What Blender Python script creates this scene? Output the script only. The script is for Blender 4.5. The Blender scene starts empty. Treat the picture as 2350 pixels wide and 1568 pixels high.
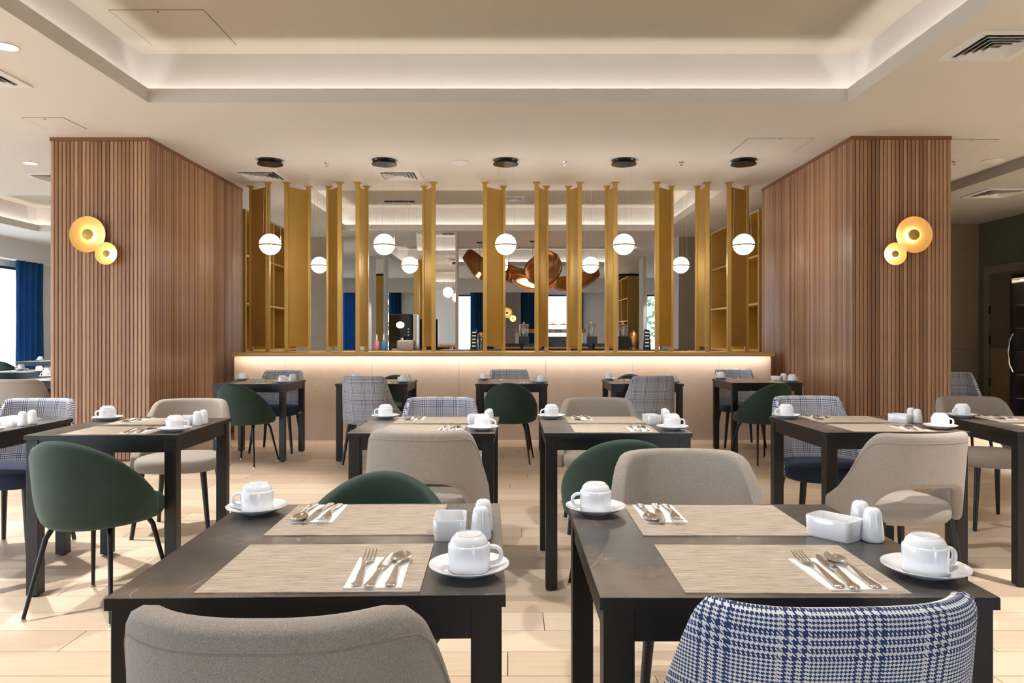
import bpy, bmesh, math, random
from math import sin, cos, pi, radians, sqrt
from mathutils import Vector, Matrix
random.seed(7)
S = bpy.context.scene
C = S.collection

# ------------------------------------------------------------------ camera
cam_d = bpy.data.cameras.new('camera')
cam = bpy.data.objects.new('camera', cam_d)
C.objects.link(cam)
cam.location = (0, 0, 1.207)
cam.rotation_euler = (pi / 2, 0, 0)
cam_d.sensor_width = 36.0
cam_d.lens = 1680.0 / 2350.0 * 36.0
cam_d.shift_x = 5.0 / 2350.0
cam_d.shift_y = -12.0 / 2350.0
cam_d.clip_start = 0.05
S.camera = cam

# ------------------------------------------------------------------ world and exposure
S.view_settings.view_transform = 'Standard'
S.view_settings.look = 'None'
S.view_settings.gamma = 1.0
S.view_settings.use_curve_mapping = False
S.view_settings.exposure = 0.35
world = bpy.data.worlds.new('daylight')
S.world = world
world.use_nodes = True
bgn = world.node_tree.nodes['Background']
bgn.inputs[0].default_value = (0.72, 0.86, 1.0, 1)
bgn.inputs[1].default_value = 9.0

DOWN_W = 215.0        # one recessed downlight
COVE = 15.0          # ceiling cove strips
LEDGE_LED = 26.0     # strip under the ledge
GLOBE = 20.0          # pendant globes

# ------------------------------------------------------------------ material helpers
class NT:
    def __init__(s, m):
        m.use_nodes = True
        s.t = m.node_tree
        s.n = s.t.nodes
        s.l = s.t.links
        s.p = s.n.get('Principled BSDF')
    def node(s, typ, **kw):
        n = s.n.new(typ)
        for k, v in kw.items():
            setattr(n, k, v)
        return n
    def link(s, a, b):
        s.l.new(a, b)
    def math(s, op, a, b=None, c=None):
        n = s.n.new('ShaderNodeMath')
        n.operation = op
        for i, v in enumerate((a, b, c)):
            if v is None:
                continue
            if isinstance(v, (int, float)):
                n.inputs[i].default_value = v
            else:
                s.l.new(v, n.inputs[i])
        return n.outputs[0]
    def mix(s, f, a, b, blend='MIX'):
        n = s.n.new('ShaderNodeMix')
        n.data_type = 'RGBA'
        n.blend_type = blend
        for i, v in ((0, f), (6, a), (7, b)):
            if isinstance(v, (int, float)):
                n.inputs[i].default_value = v
            elif isinstance(v, tuple):
                n.inputs[i].default_value = (*v, 1)
            else:
                s.l.new(v, n.inputs[i])
        return n.outputs[2]
    def coord(s, scale=(1, 1, 1), kind='Object'):
        tc = s.n.new('ShaderNodeTexCoord')
        mp = s.n.new('ShaderNodeMapping')
        mp.inputs['Scale'].default_value = scale
        s.l.new(tc.outputs[kind], mp.inputs[0])
        return mp.outputs[0]
    def noise(s, vec, scale=5, detail=3, rough=0.5):
        n = s.n.new('ShaderNodeTexNoise')
        n.inputs['Scale'].default_value = scale
        n.inputs['Detail'].default_value = detail
        n.inputs['Roughness'].default_value = rough
        if vec is not None:
            s.l.new(vec, n.inputs['Vector'])
        return n.outputs['Fac']
    def ramp(s, f, stops):
        n = s.n.new('ShaderNodeValToRGB')
        cr = n.color_ramp
        while len(cr.elements) < len(stops):
            cr.elements.new(0.5)
        for e, (p, c) in zip(cr.elements, stops):
            e.position = p
            e.color = (*c, 1) if len(c) == 3 else c
        s.l.new(f, n.inputs[0])
        return n.outputs[0]
    def bump(s, h, strength=0.2, dist=0.01):
        n = s.n.new('ShaderNodeBump')
        n.inputs['Strength'].default_value = strength
        n.inputs['Distance'].default_value = dist
        s.l.new(h, n.inputs['Height'])
        s.l.new(n.outputs[0], s.p.inputs['Normal'])

def srgb(r, g, b):
    f = lambda c: c / 12.92 if c <= 0.04045 else ((c + 0.055) / 1.055) ** 2.4
    return (f(r / 255), f(g / 255), f(b / 255))

M = {}
def mat(name, col, rough=0.5, metal=0.0, vary=0.0, vscale=8, vstretch=(1, 1, 1), bump=0.0, spec=None, coat=0.0, sheen=0.0):
    m = bpy.data.materials.new(name)
    t = NT(m)
    p = t.p
    p.inputs['Base Color'].default_value = (*col, 1)
    p.inputs['Roughness'].default_value = rough
    p.inputs['Metallic'].default_value = metal
    if spec is not None:
        p.inputs['Specular IOR Level'].default_value = spec
    if coat:
        p.inputs['Coat Weight'].default_value = coat
        p.inputs['Coat Roughness'].default_value = 0.08
    if sheen:
        p.inputs['Sheen Weight'].default_value = sheen
        p.inputs['Sheen Tint'].default_value = (*[min(1.0, 0.25 + c * 4) for c in col], 1)
    if vary or bump:
        v = t.coord(vstretch)
        n = t.noise(v, vscale, 4, 0.6)
        if vary:
            lo = tuple(c * (1 - vary) for c in col)
            hi = tuple(min(1, c * (1 + vary)) for c in col)
            t.link(t.ramp(n, [(0.3, lo), (0.7, hi)]), p.inputs['Base Color'])
        if bump:
            t.bump(n, bump, 0.004)
    M[name] = m
    return m

def emit(name, col, strength):
    m = bpy.data.materials.new(name)
    t = NT(m)
    t.p.inputs['Base Color'].default_value = (*col, 1)
    t.p.inputs['Emission Color'].default_value = (*col, 1)
    t.p.inputs['Emission Strength'].default_value = strength
    t.p.inputs['Roughness'].default_value = 0.4
    M[name] = m
    return m

def glassmat(name, tint=(0.95, 0.97, 1.0), gloss=0.08):
    m = bpy.data.materials.new(name)
    t = NT(m)
    out = t.n['Material Output']
    tr = t.node('ShaderNodeBsdfTransparent')
    tr.inputs[0].default_value = (*tint, 1)
    gl = t.node('ShaderNodeBsdfGlossy')
    gl.inputs['Roughness'].default_value = 0.02
    mx = t.node('ShaderNodeMixShader')
    mx.inputs[0].default_value = gloss
    t.link(tr.outputs[0], mx.inputs[1])
    t.link(gl.outputs[0], mx.inputs[2])
    t.link(mx.outputs[0], out.inputs[0])
    M[name] = m
    return m

# plain materials
mat('tray_paint', srgb(186, 177, 163), 0.85)
mat('plaster', srgb(214, 209, 203), 0.85, bump=0.03, vscale=30)
mat('plaster_white', srgb(222, 220, 218), 0.8)
mat('side_ceiling', srgb(186, 182, 175), 0.85)
mat('gold', srgb(190, 154, 78), 0.42, 0.5, vary=0.06, vscale=3)
mat('gold_dark', srgb(156, 118, 52), 0.45, 0.6)
mat('ledge', srgb(196, 158, 96), 0.5, 0.35)
mat('black_wood', srgb(13, 12, 13), 0.42, bump=0.05, vscale=40, vstretch=(1, 1, 0.1))
mat('black_metal', srgb(18, 18, 18), 0.35, 0.3)
mat('black_plastic', srgb(14, 14, 15), 0.3)
mat('black_gloss', srgb(10, 10, 11), 0.08, coat=0.5)
mat('porcelain', srgb(238, 240, 244), 0.12, coat=0.6)
mat('steel', srgb(226, 220, 212), 0.18, 1.0)
mat('chrome', srgb(220, 220, 222), 0.06, 1.0)
mat('napkin', srgb(242, 240, 238), 0.9)
mat('mirror', (0.86, 0.87, 0.88), 0.015, 1.0)
mat('navy', srgb(34, 46, 72), 0.9, vary=0.25, vscale=350, bump=0.15, sheen=0.15)
mat('beige', srgb(156, 147, 138), 0.95, vary=0.30, vscale=420, bump=0.35, sheen=0.1)
mat('beige_seam', srgb(150, 135, 120), 0.9)
mat('green', srgb(15, 45, 33), 0.7, vary=0.28, vscale=6, bump=0.05, sheen=0.4)
mat('green_wall', srgb(112, 120, 108), 0.8)
mat('taupe_tile', srgb(148, 134, 116), 0.6, vary=0.08, vscale=4)
mat('door_grey', srgb(112, 108, 102), 0.6)
mat('frame_grey', srgb(140, 134, 124), 0.6)
mat('curtain', srgb(34, 84, 126), 0.85, vary=0.12, vscale=3, sheen=0.2)
mat('grey_slat', srgb(150, 146, 148), 0.7)
mat('white_paint', srgb(224, 226, 228), 0.5)
mat('window_frame', srgb(60, 64, 68), 0.5)
mat('copper', srgb(190, 140, 90), 0.36, 0.85, vary=0.25, vscale=14)
mat('counter_wood', srgb(120, 74, 50), 0.5)
mat('counter_black', srgb(20, 20, 21), 0.35)
mat('orange_wood', srgb(206, 140, 84), 0.5, vary=0.1, vscale=3)
mat('pink', srgb(208, 132, 150), 0.35)
mat('blue_bottle', srgb(70, 130, 180), 0.3)
mat('cloth_grey', srgb(150, 145, 140), 0.9, vary=0.15, vscale=60)
mat('hedge', srgb(70, 92, 52), 0.9, vary=0.6, vscale=9)
mat('paving', srgb(190, 184, 172), 0.9)
mat('sign_green', srgb(0, 140, 90), 0.5)
glassmat('glass')
glassmat('jar_glass', (0.9, 0.94, 0.96), 0.18)
emit('led', (1.0, 0.96, 0.92), COVE)
emit('ledge_led', (1.0, 0.95, 0.90), LEDGE_LED)
emit('globe', (1.0, 0.93, 0.84), GLOBE)
emit('bulb', (1.0, 0.86, 0.68), 38.0)
mat('dish_gold', srgb(220, 172, 98), 0.45, 0.35)
emit('disc', (1.0, 0.93, 0.85), 12.0)
emit('fridge_lamp', (1.0, 0.75, 0.45), 14.0)
emit('exit_glow', (0.15, 0.9, 0.65), 1.5)

def wood_slat():
    m = bpy.data.materials.new('slat_wood')
    t = NT(m)
    oi = t.node('ShaderNodeObjectInfo')
    v = t.coord((30, 30, 1.2))
    n = t.noise(v, 3.0, 5, 0.65)
    base = t.ramp(oi.outputs['Random'], [(0.0, srgb(140, 102, 76)), (0.5, srgb(170, 129, 97)), (1.0, srgb(192, 153, 121))])
    g = t.ramp(n, [(0.25, (0.72, 0.70, 0.68)), (0.75, (1.08, 1.05, 1.02))])
    t.link(t.mix(1.0, base, g, 'MULTIPLY'), t.p.inputs['Base Color'])
    t.p.inputs['Roughness'].default_value = 0.34
    t.bump(n, 0.08, 0.002)
    M['slat_wood'] = m
wood_slat()
mat('wood_body', srgb(96, 62, 44), 0.6)
mat('wood_trim', srgb(128, 84, 62), 0.45, vary=0.15, vscale=3, vstretch=(1, 1, 12))

def plank_mat(name, island):
    m = bpy.data.materials.new(name)
    t = NT(m)
    if island:
        r = t.node('ShaderNodeNewGeometry').outputs['Random Per Island']
    else:
        r = t.node('ShaderNodeObjectInfo').outputs['Random']
    tc = t.node('ShaderNodeNewGeometry')
    mp = t.node('ShaderNodeMapping')
    mp.inputs['Scale'].default_value = (1.2, 22, 1)
    t.link(tc.outputs['Position'], mp.inputs[0])
    n = t.noise(mp.outputs[0], 2.2, 6, 0.62)
    base = t.ramp(r, [(0.0, srgb(206, 184, 160)), (0.5, srgb(218, 198, 174)), (1.0, srgb(228, 210, 188))])
    g = t.ramp(n, [(0.25, (0.90, 0.88, 0.85)), (0.75, (1.04, 1.04, 1.04))])
    t.link(t.mix(1.0, base, g, 'MULTIPLY'), t.p.inputs['Base Color'])
    t.p.inputs['Roughness'].default_value = 0.42
    t.bump(n, 0.06, 0.002)
    M[name] = m
plank_mat('plank', False)
plank_mat('plank_far', True)
mat('subfloor', srgb(120, 98, 78), 0.8)

def stone_table():
    m = bpy.data.materials.new('table_stone')
    t = NT(m)
    g = t.node('ShaderNodeNewGeometry')
    n1 = t.noise(g.outputs['Position'], 3.2, 7, 0.62)
    n2 = t.noise(g.outputs['Position'], 7.5, 8, 0.7)
    c = t.ramp(n1, [(0.36, srgb(52, 51, 51)), (0.52, srgb(80, 76, 73)), (0.64, srgb(110, 98, 88))])
    rust = t.ramp(n2, [(0.52, (0, 0, 0)), (0.62, (1, 1, 1))])
    msk = t.math('MULTIPLY', t.math('MULTIPLY', rust, t.math('GREATER_THAN', n1, 0.5)), 0.6)
    c = t.mix(msk, c, srgb(132, 106, 86))
    vo = t.node('ShaderNodeTexVoronoi', feature='DISTANCE_TO_EDGE')
    vo.inputs['Scale'].default_value = 1.7
    mp = t.node('ShaderNodeVectorMath', operation='ADD')
    wn = t.node('ShaderNodeTexNoise')
    wn.inputs['Scale'].default_value = 4
    t.link(g.outputs['Position'], wn.inputs['Vector'])
    t.link(g.outputs['Position'], mp.inputs[0])
    t.link(wn.outputs['Color'], mp.inputs[1])
    t.link(mp.outputs[0], vo.inputs['Vector'])
    vein = t.math('LESS_THAN', vo.outputs['Distance'], 0.004)
    vein = t.math('MULTIPLY', t.math('MULTIPLY', vein, t.math('GREATER_THAN', n1, 0.52)), 0.4)
    c = t.mix(vein, c, srgb(190, 180, 170))
    t.link(c, t.p.inputs['Base Color'])
    t.p.inputs['Roughness'].default_value = 0.34
    M['table_stone'] = m
stone_table()

def wall_stone():
    m = bpy.data.materials.new('wall_stone')
    t = NT(m)
    g = t.node('ShaderNodeNewGeometry')
    n1 = t.noise(g.outputs['Position'], 2.0, 6, 0.6)
    n2 = t.noise(g.outputs['Position'], 26, 3, 0.5)
    c = t.ramp(n1, [(0.3, srgb(196, 176, 158)), (0.7, srgb(210, 192, 174))])
    sp = t.math('GREATER_THAN', n2, 0.74)
    c = t.mix(t.math('MULTIPLY', sp, 0.5), c, srgb(120, 96, 76))
    t.link(c, t.p.inputs['Base Color'])
    t.p.inputs['Roughness'].default_value = 0.5
    M['wall_stone'] = m
wall_stone()

def check_fabric():
    # woven glen check: warp and weft threads over a two-by-two twill
    m = bpy.data.materials.new('check')
    t = NT(m)
    uv = t.node('ShaderNodeUVMap')
    uv.uv_map = 'UVMap'
    sep = t.node('ShaderNodeSeparateXYZ')
    t.link(uv.outputs[0], sep.inputs[0])
    th = 0.00072
    i = t.math('FLOOR', t.math('MULTIPLY', t.math('ADD', sep.outputs[0], 10.0), 1 / th))
    j = t.math('FLOOR', t.math('MULTIPLY', t.math('ADD', sep.outputs[1], 10.0), 1 / th))
    def seq(a):
        big = t.math('LESS_THAN', t.math('MODULO', a, 8), 4)
        # narrow two-two band inside every block
        small = t.math('LESS_THAN', t.math('MODULO', a, 16), 9)
        band = t.math('LESS_THAN', t.math('MODULO', a, 136), 56)
        nb = t.math('SUBTRACT', 1.0, band)
        return t.math('ADD', t.math('MULTIPLY', band, small), t.math('MULTIPLY', nb, big))
    wi, wj = seq(i), seq(j)
    tw = t.math('LESS_THAN', t.math('MODULO', t.math('ADD', i, j), 8), 4)
    ntw = t.math('SUBTRACT', 1.0, tw)
    d = t.math('ADD', t.math('MULTIPLY', tw, wi), t.math('MULTIPLY', ntw, wj))
    c = t.mix(d, srgb(222, 222, 222), srgb(31, 57, 102))
    t.link(c, t.p.inputs['Base Color'])
    t.p.inputs['Roughness'].default_value = 0.9
    M['check'] = m
check_fabric()

def mat_weave():
    m = bpy.data.materials.new('placemat')
    t = NT(m)
    v = t.coord((1, 1, 1))
    wv = t.node('ShaderNodeTexWave', wave_type='BANDS', bands_direction='Y')
    wv.inputs['Scale'].default_value = 95
    wv.inputs['Distortion'].default_value = 1.2
    wv.inputs['Detail Scale'].default_value = 3
    t.link(v, wv.inputs['Vector'])
    mp = t.node('ShaderNodeMapping')
    mp.inputs['Scale'].default_value = (14, 320, 1)
    t.link(v, mp.inputs[0])
    n = t.noise(mp.outputs[0], 1.0, 3, 0.7)
    w2 = t.node('ShaderNodeTexWave', wave_type='BANDS', bands_direction='DIAGONAL')
    w2.inputs['Scale'].default_value = 190
    t.link(v, w2.inputs['Vector'])
    a = t.math('ADD', t.math('MULTIPLY', n, 0.72), t.math('MULTIPLY', wv.outputs['Fac'], 0.14))
    a = t.math('ADD', a, t.math('MULTIPLY', w2.outputs['Fac'], 0.14))
    c = t.ramp(a, [(0.34, srgb(108, 95, 80)), (0.47, srgb(176, 161, 143)), (0.64, srgb(214, 202, 186))])
    t.link(c, t.p.inputs['Base Color'])
    t.p.inputs['Roughness'].default_value = 0.75
    t.bump(a, 0.4, 0.001)
    M['placemat'] = m
mat_weave()

# ------------------------------------------------------------------ mesh helpers
def link(o, parent=None):
    C.objects.link(o)
    if parent is not None:
        o.parent = parent
    return o

def obj(name, bm, material, parent=None, smooth=False, loc=None, rz=None):
    me = bpy.data.meshes.new(name)
    bmesh.ops.recalc_face_normals(bm, faces=bm.faces[:])
    bm.to_mesh(me)
    bm.free()
    me.materials.append(M[material])
    if smooth:
        for p in me.polygons:
            p.use_smooth = True
        if smooth is not True:
            me.set_sharp_from_angle(angle=radians(smooth))
    o = bpy.data.objects.new(name, me)
    if loc is not None:
        o.location = loc
    if rz is not None:
        o.rotation_euler = (0, 0, rz)
    return link(o, parent)

def inst(name, me, parent=None, loc=(0, 0, 0), rz=0.0, rot=None):
    o = bpy.data.objects.new(name, me)
    o.location = loc
    o.rotation_euler = rot if rot else (0, 0, rz)
    return link(o, parent)

def empty(name, loc=(0, 0, 0), rz=0.0):
    o = bpy.data.objects.new(name, None)
    o.empty_display_size = 0.1
    o.location = loc
    o.rotation_euler = (0, 0, rz)
    return link(o)

def tag(o, label, cat, group=None):
    o['label'] = label
    o['category'] = cat
    if group:
        o['group'] = group
    return o

def struct(o, label=None):
    o['kind'] = 'structure'
    if label:
        o['label'] = label
    return o

def copy_tree(o, parent=None):
    c = o.copy()
    C.objects.link(c)
    c.parent = parent
    for ch in list(o.children):
        copy_tree(ch, c)
    return c

def B(bm, x0, x1, y0, y1, z0, z1, bevel=0.0, mtx=None, seg=2):
    mt = Matrix.Translation(((x0 + x1) / 2, (y0 + y1) / 2, (z0 + z1) / 2)) @ Matrix.Diagonal((abs(x1 - x0), abs(y1 - y0), abs(z1 - z0), 1))
    if mtx is not None:
        mt = mtx @ mt
    r = bmesh.ops.create_cube(bm, size=1.0, matrix=mt)
    if bevel:
        es = set()
        for v in r['verts']:
            es.update(v.link_edges)
        bmesh.ops.bevel(bm, geom=list(es), offset=bevel, segments=seg, affect='EDGES', profile=0.5)
    return bm

def box(x0, x1, y0, y1, z0, z1, bevel=0.0, seg=2):
    return B(bmesh.new(), x0, x1, y0, y1, z0, z1, bevel, None, seg)

def lathe(bm, prof, n=32, mtx=None, cap0=True, cap1=True):
    rings = []
    for r, z in prof:
        ring = []
        for k in range(n):
            a = 2 * pi * k / n
            p = Vector((r * cos(a), r * sin(a), z))
            ring.append(bm.verts.new(mtx @ p if mtx is not None else p))
        rings.append(ring)
    for a, b in zip(rings, rings[1:]):
        for k in range(n):
            bm.faces.new((a[k], a[(k + 1) % n], b[(k + 1) % n], b[k]))
    if cap0:
        bm.faces.new(rings[0][::-1])
    if cap1:
        bm.faces.new(rings[-1])
    return bm

def tube(bm, pts, rad, n=10, caps=True, closed=False):
    pts = [Vector(p) for p in pts]
    rs = rad if isinstance(rad, (list, tuple)) else [rad] * len(pts)
    rings = []
    prev = None
    for i, p in enumerate(pts):
        if closed:
            d = pts[(i + 1) % len(pts)] - pts[i - 1]
        elif i == 0:
            d = pts[1] - pts[0]
        elif i == len(pts) - 1:
            d = pts[-1] - pts[-2]
        else:
            d = pts[i + 1] - pts[i - 1]
        d.normalize()
        if prev is None:
            u = d.orthogonal().normalized()
        else:
            u = (prev - d * prev.dot(d)).normalized()
        prev = u
        w = d.cross(u)
        rings.append([bm.verts.new(p + (u * cos(2 * pi * k / n) + w * sin(2 * pi * k / n)) * rs[i]) for k in range(n)])
    seq = list(zip(rings, rings[1:]))
    if closed:
        seq.append((rings[-1], rings[0]))
    for a, b in seq:
        for k in range(n):
            bm.faces.new((a[k], a[(k + 1) % n], b[(k + 1) % n], b[k]))
    if caps and not closed:
        bm.faces.new(rings[0][::-1])
        bm.faces.new(rings[-1])
    return bm

def sstep(a, b, x):
    t = max(0.0, min(1.0, (x - a) / (b - a)))
    return t * t * (3 - 2 * t)

def bake(o):
    dg = bpy.context.evaluated_depsgraph_get()
    me = bpy.data.meshes.new_from_object(o.evaluated_get(dg))
    o.modifiers.clear()
    o.data = me
    for p in me.polygons:
        p.use_smooth = True
    return o

def shell(name, material, parent, plan, zb, zt, thick, nu=36, nv=7, sub=1):
    """upholstered back: a sheet bent round a plan curve, given thickness and rounded rims"""
    bm = bmesh.new()
    uvl = bm.loops.layers.uv.new('UVMap')
    V, UV = [], []
    for j in range(nv + 1):
        row, ruv = [], []
        s = 0.0
        last = None
        for i in range(nu + 1):
            u = -1 + 2 * i / nu
            z = zb(u) + (zt(u) - zb(u)) * j / nv
            x, y = plan(u, z)
            p = Vector((x, y, z))
            if last is not None:
                s += sqrt((p.x - last.x) ** 2 + (p.y - last.y) ** 2)
            last = p
            row.append(bm.verts.new(p))
            ruv.append([s, z])
        mid = ruv[nu // 2][0]
        for q in ruv:
            q[0] -= mid
        V.append(row)
        UV.append(ruv)
    for j in range(nv):
        for i in range(nu):
            f = bm.faces.new((V[j][i], V[j][i + 1], V[j + 1][i + 1], V[j + 1][i]))
            for lp, (jj, ii) in zip(f.loops, ((j, i), (j, i + 1), (j + 1, i + 1), (j + 1, i))):
                lp[uvl].uv = UV[jj][ii]
    me = bpy.data.meshes.new(name)
    bm.to_mesh(me)
    bm.free()
    me.materials.append(M[material])
    o = bpy.data.objects.new(name, me)
    link(o, parent)
    md = o.modifiers.new('s', 'SOLIDIFY')
    md.thickness = thick
    md.offset = 0.0
    md2 = o.modifiers.new('b', 'SUBSURF')
    md2.levels = md2.render_levels = sub
    bake(o)
    return o

def cushion(name, material, parent, rx, yf, yb, z0, z1, ex=2.6, n=40, dome=0.012):
    """seat pad: rounded plan outline, soft edges, slightly domed top"""
    bm = bmesh.new()
    h = z1 - z0
    prof = [(0.86, 0.0), (0.95, 0.06), (0.99, 0.22), (1.0, 0.45), (1.0, 0.65), (0.985, 0.82), (0.95, 0.94), (0.88, 1.0), (0.6, 1.0 + dome / h * 0.7), (0.25, 1.0 + dome / h)]
    rings = []
    cy = (yf + yb) / 2
    ry = (yf - yb) / 2
    for sc, zz in prof:
        ring = []
        for k in range(n):
            a = 2 * pi * k / n
            ca, sa = cos(a), sin(a)
            x = rx * sc * math.copysign(abs(ca) ** (2 / ex), ca)
            y = cy + ry * sc * math.copysign(abs(sa) ** (2 / ex), sa)
            x *= 1.0 - 0.10 * max(0.0, -(y - cy) / ry)
            ring.append(bm.verts.new((x, y, z0 + h * zz)))
        rings.append(ring)
    for a, b in zip(rings, rings[1:]):
        for k in range(n):
            bm.faces.new((a[k], a[(k + 1) % n], b[(k + 1) % n], b[k]))
    bm.faces.new(rings[0][::-1])
    bm.faces.new(rings[-1])
    return obj(name, bm, material, parent, smooth=60)

def leg(parent, p0, p1, r0, r1, material, name='leg', n=12):
    return obj(name, tube(bmesh.new(), [p0, p1], [r0, r1], n), material, parent, smooth=50)

# ------------------------------------------------------------------ the setting
CZ = 3.12          # ceiling
TZ = 3.567         # tray ceiling
X0, X1, Y0, Y1 = -10.0, 7.5, -3.2, 24.6

# floor: subfloor slab and planks
fl = struct(obj('floor', box(X0, X1, Y0, Y1, -0.12, -0.012), 'subfloor'))
PL, PW, GAP = 1.20, 0.20, 0.0035
plank_me = None
cells = []
row = 0
y = Y0
while y < Y1 - 0.01:
    off = (row * 0.437) % 1.0 * PL
    x = X0 - off
    while x < X1:
        a, b = max(x, X0), min(x + PL, X1)
        if b - a > 0.08:
            cells.append((a, b, y, min(y + PW, Y1)))
        x += PL
    y += PW
    row += 1
def seen(c):
    cx, cy = (c[0] + c[1]) / 2, (c[2] + c[3]) / 2
    if cy < 1.75:
        return 1e9
    px = 1170 + 1680 * cx / cy
    if px < -150 or px > 2500 or (cy > 9.0):
        return 1e8 + cy
    return cy
cells.sort(key=seen)
near = cells[:300]
far = cells[300:]
for a, b, c, d in near:
    w = b - a
    bm = B(bmesh.new(), -w / 2 + GAP / 2, w / 2 - GAP / 2, -(d - c) / 2 + GAP / 2, (d - c) / 2 - GAP / 2, -0.012, 0.0)
    if abs(w - PL) < 1e-4:
        if plank_me is None:
            o = obj('plank', bm, 'plank', fl, loc=((a + b) / 2, (c + d) / 2, 0))
            plank_me = o.data
        else:
            bm.free()
            inst('plank', plank_me, fl, ((a + b) / 2, (c + d) / 2, 0))
    else:
        obj('plank', bm, 'plank', fl, loc=((a + b) / 2, (c + d) / 2, 0))
bm = bmesh.new()
for a, b, c, d in far:
    vs = [bm.verts.new(p) for p in ((a + GAP / 2, c + GAP / 2, 0), (b - GAP / 2, c + GAP / 2, 0), (b - GAP / 2, d - GAP / 2, 0), (a + GAP / 2, d - GAP / 2, 0))]
    lo = [bm.verts.new((v.co.x, v.co.y, -0.012)) for v in vs]
    bm.faces.new(vs)
    for k in range(4):
        bm.faces.new((vs[k], lo[k], lo[(k + 1) % 4], vs[(k + 1) % 4]))
o = obj('planks', bm, 'plank_far', fl)
o['kind'] = 'stuff'

# ceiling with raised trays.  (x0,x1,y0,y1) = tray opening
TRAYS = [(-2.96, 2.763, -0.4, 5.99), (-3.0, 2.80, 9.6, 13.29), (-2.9, 2.9, 15.6, 19.9), (-8.6, -4.75, 9.95, 13.35)]
SB = 0.13
def ceiling_mesh(z0, z1, xa, xb, ya, yb, holes):
    xs = sorted({xa, xb, *[h[0] for h in holes], *[h[1] for h in holes]})
    ys = sorted({ya, yb, *[h[2] for h in holes], *[h[3] for h in holes]})
    bm = bmesh.new()
    for i in range(len(xs) - 1):
        for j in range(len(ys) - 1):
            cx, cy = (xs[i] + xs[i + 1]) / 2, (ys[j] + ys[j + 1]) / 2
            if any(h[0] < cx < h[1] and h[2] < cy < h[3] for h in holes):
                continue
            B(bm, xs[i], xs[i + 1], ys[j], ys[j + 1], z0, z1)
    bmesh.ops.remove_doubles(bm, verts=bm.verts[:], dist=1e-5)
    # drop the inner partitions between neighbouring cells
    dup = {}
    for f in bm.faces[:]:
        dup.setdefault(tuple(sorted(v.index for v in f.verts)), []).append(f)
    kill = [f for fs in dup.values() if len(fs) > 1 for f in fs]
    if kill:
        bmesh.ops.delete(bm, geom=kill, context='FACES_ONLY')
    return bm
def ceiling_build():
    holes = [(a - SB, b + SB, c - SB, d + SB) for a, b, c, d in TRAYS]
    bm = bmesh.new()
    xs = sorted({X0, 5.47, *[h[0] for h in holes], *[h[1] for h in holes]})
    ys = sorted({Y0, Y1, *[h[2] for h in holes], *[h[3] for h in holes]})
    for i in range(len(xs) - 1):
        for j in range(len(ys) - 1):
            cx, cy = (xs[i] + xs[i + 1]) / 2, (ys[j] + ys[j + 1]) / 2
            if any(h[0] < cx < h[1] and h[2] < cy < h[3] for h in holes):
                continue
            B(bm, xs[i], xs[i + 1], ys[j], ys[j + 1], CZ, CZ + 0.1)
    return bm
ceil = struct(obj('ceiling', ceiling_build(), 'plaster'))
for k, (a, b, c, d) in enumerate(TRAYS):
    # bottom flange and upstand of the light cove
    bm = bmesh.new()
    t, hz = 0.022, CZ + 0.115
    B(bm, a - SB, b + SB, d, d + SB, CZ, CZ + 0.02)
    B(bm, a - SB, b + SB, c - SB, c, CZ, CZ + 0.02)
    B(bm, a - SB, a, c, d, CZ, CZ + 0.02)
    B(bm, b, b + SB, c, d, CZ, CZ + 0.02)
    B(bm, a - t, b + t, d, d + t, CZ + 0.02, hz)
    B(bm, a - t, b + t, c - t, c, CZ + 0.02, hz)
    B(bm, a - t, a, c, d, CZ + 0.02, hz)
    B(bm, b, b + t, c, d, CZ + 0.02, hz)
    obj('cove_lip', bm, 'plaster', ceil)
    bm = bmesh.new()
    o2 = SB
    B(bm, a - o2, b + o2, d + o2, d + o2 + 0.05, CZ + 0.02, TZ)
    B(bm, a - o2, b + o2, c - o2 - 0.05, c - o2, CZ + 0.02, TZ)
    B(bm, a - o2 - 0.05, a - o2, c - o2 - 0.05, d + o2 + 0.05, CZ + 0.02, TZ)
    B(bm, b + o2, b + o2 + 0.05, c - o2 - 0.05, d + o2 + 0.05, CZ + 0.02, TZ)
    obj('tray_side', bm, 'plaster', ceil)
    obj('tray_panel', box(a - o2 - 0.05, b + o2 + 0.05, c - o2 - 0.05, d + o2 + 0.05, TZ, TZ + 0.05), 'tray_paint', ceil)
    q = 0.078
    name = ['nearest', 'second', 'farthest', 'left-hand'][k]
    e = empty('cove_light', ((a + b) / 2, (c + d) / 2, CZ + 0.02))
    tag(e, 'warm light strip hidden in the cove of the %s ceiling tray' % name, 'light strip', 'cove lights of the ceiling trays')
    mx, my = (a + b) / 2, (c + d) / 2
    for bb in ((a - q, b + q, d + q - 0.012, d + q + 0.012), (a - q, b + q, c - q - 0.012, c - q + 0.012), (a - q - 0.012, a - q + 0.012, c, d), (b + q - 0.012, b + q + 0.012, c, d)):
        obj('strip', box(bb[0] - mx, bb[1] - mx, bb[2] - my, bb[3] - my, 0.0, 0.012), 'led', e)

# lower ceiling on the right
struct(obj('ceiling', box(5.47, X1, Y0, Y1, 3.0, 3.22), 'side_ceiling'))
# bulkhead along the left windows
struct(obj('trim_1', box(X0, -9.72, Y0, 16.5, 2.72, 3.12), 'plaster_white'))

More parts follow.
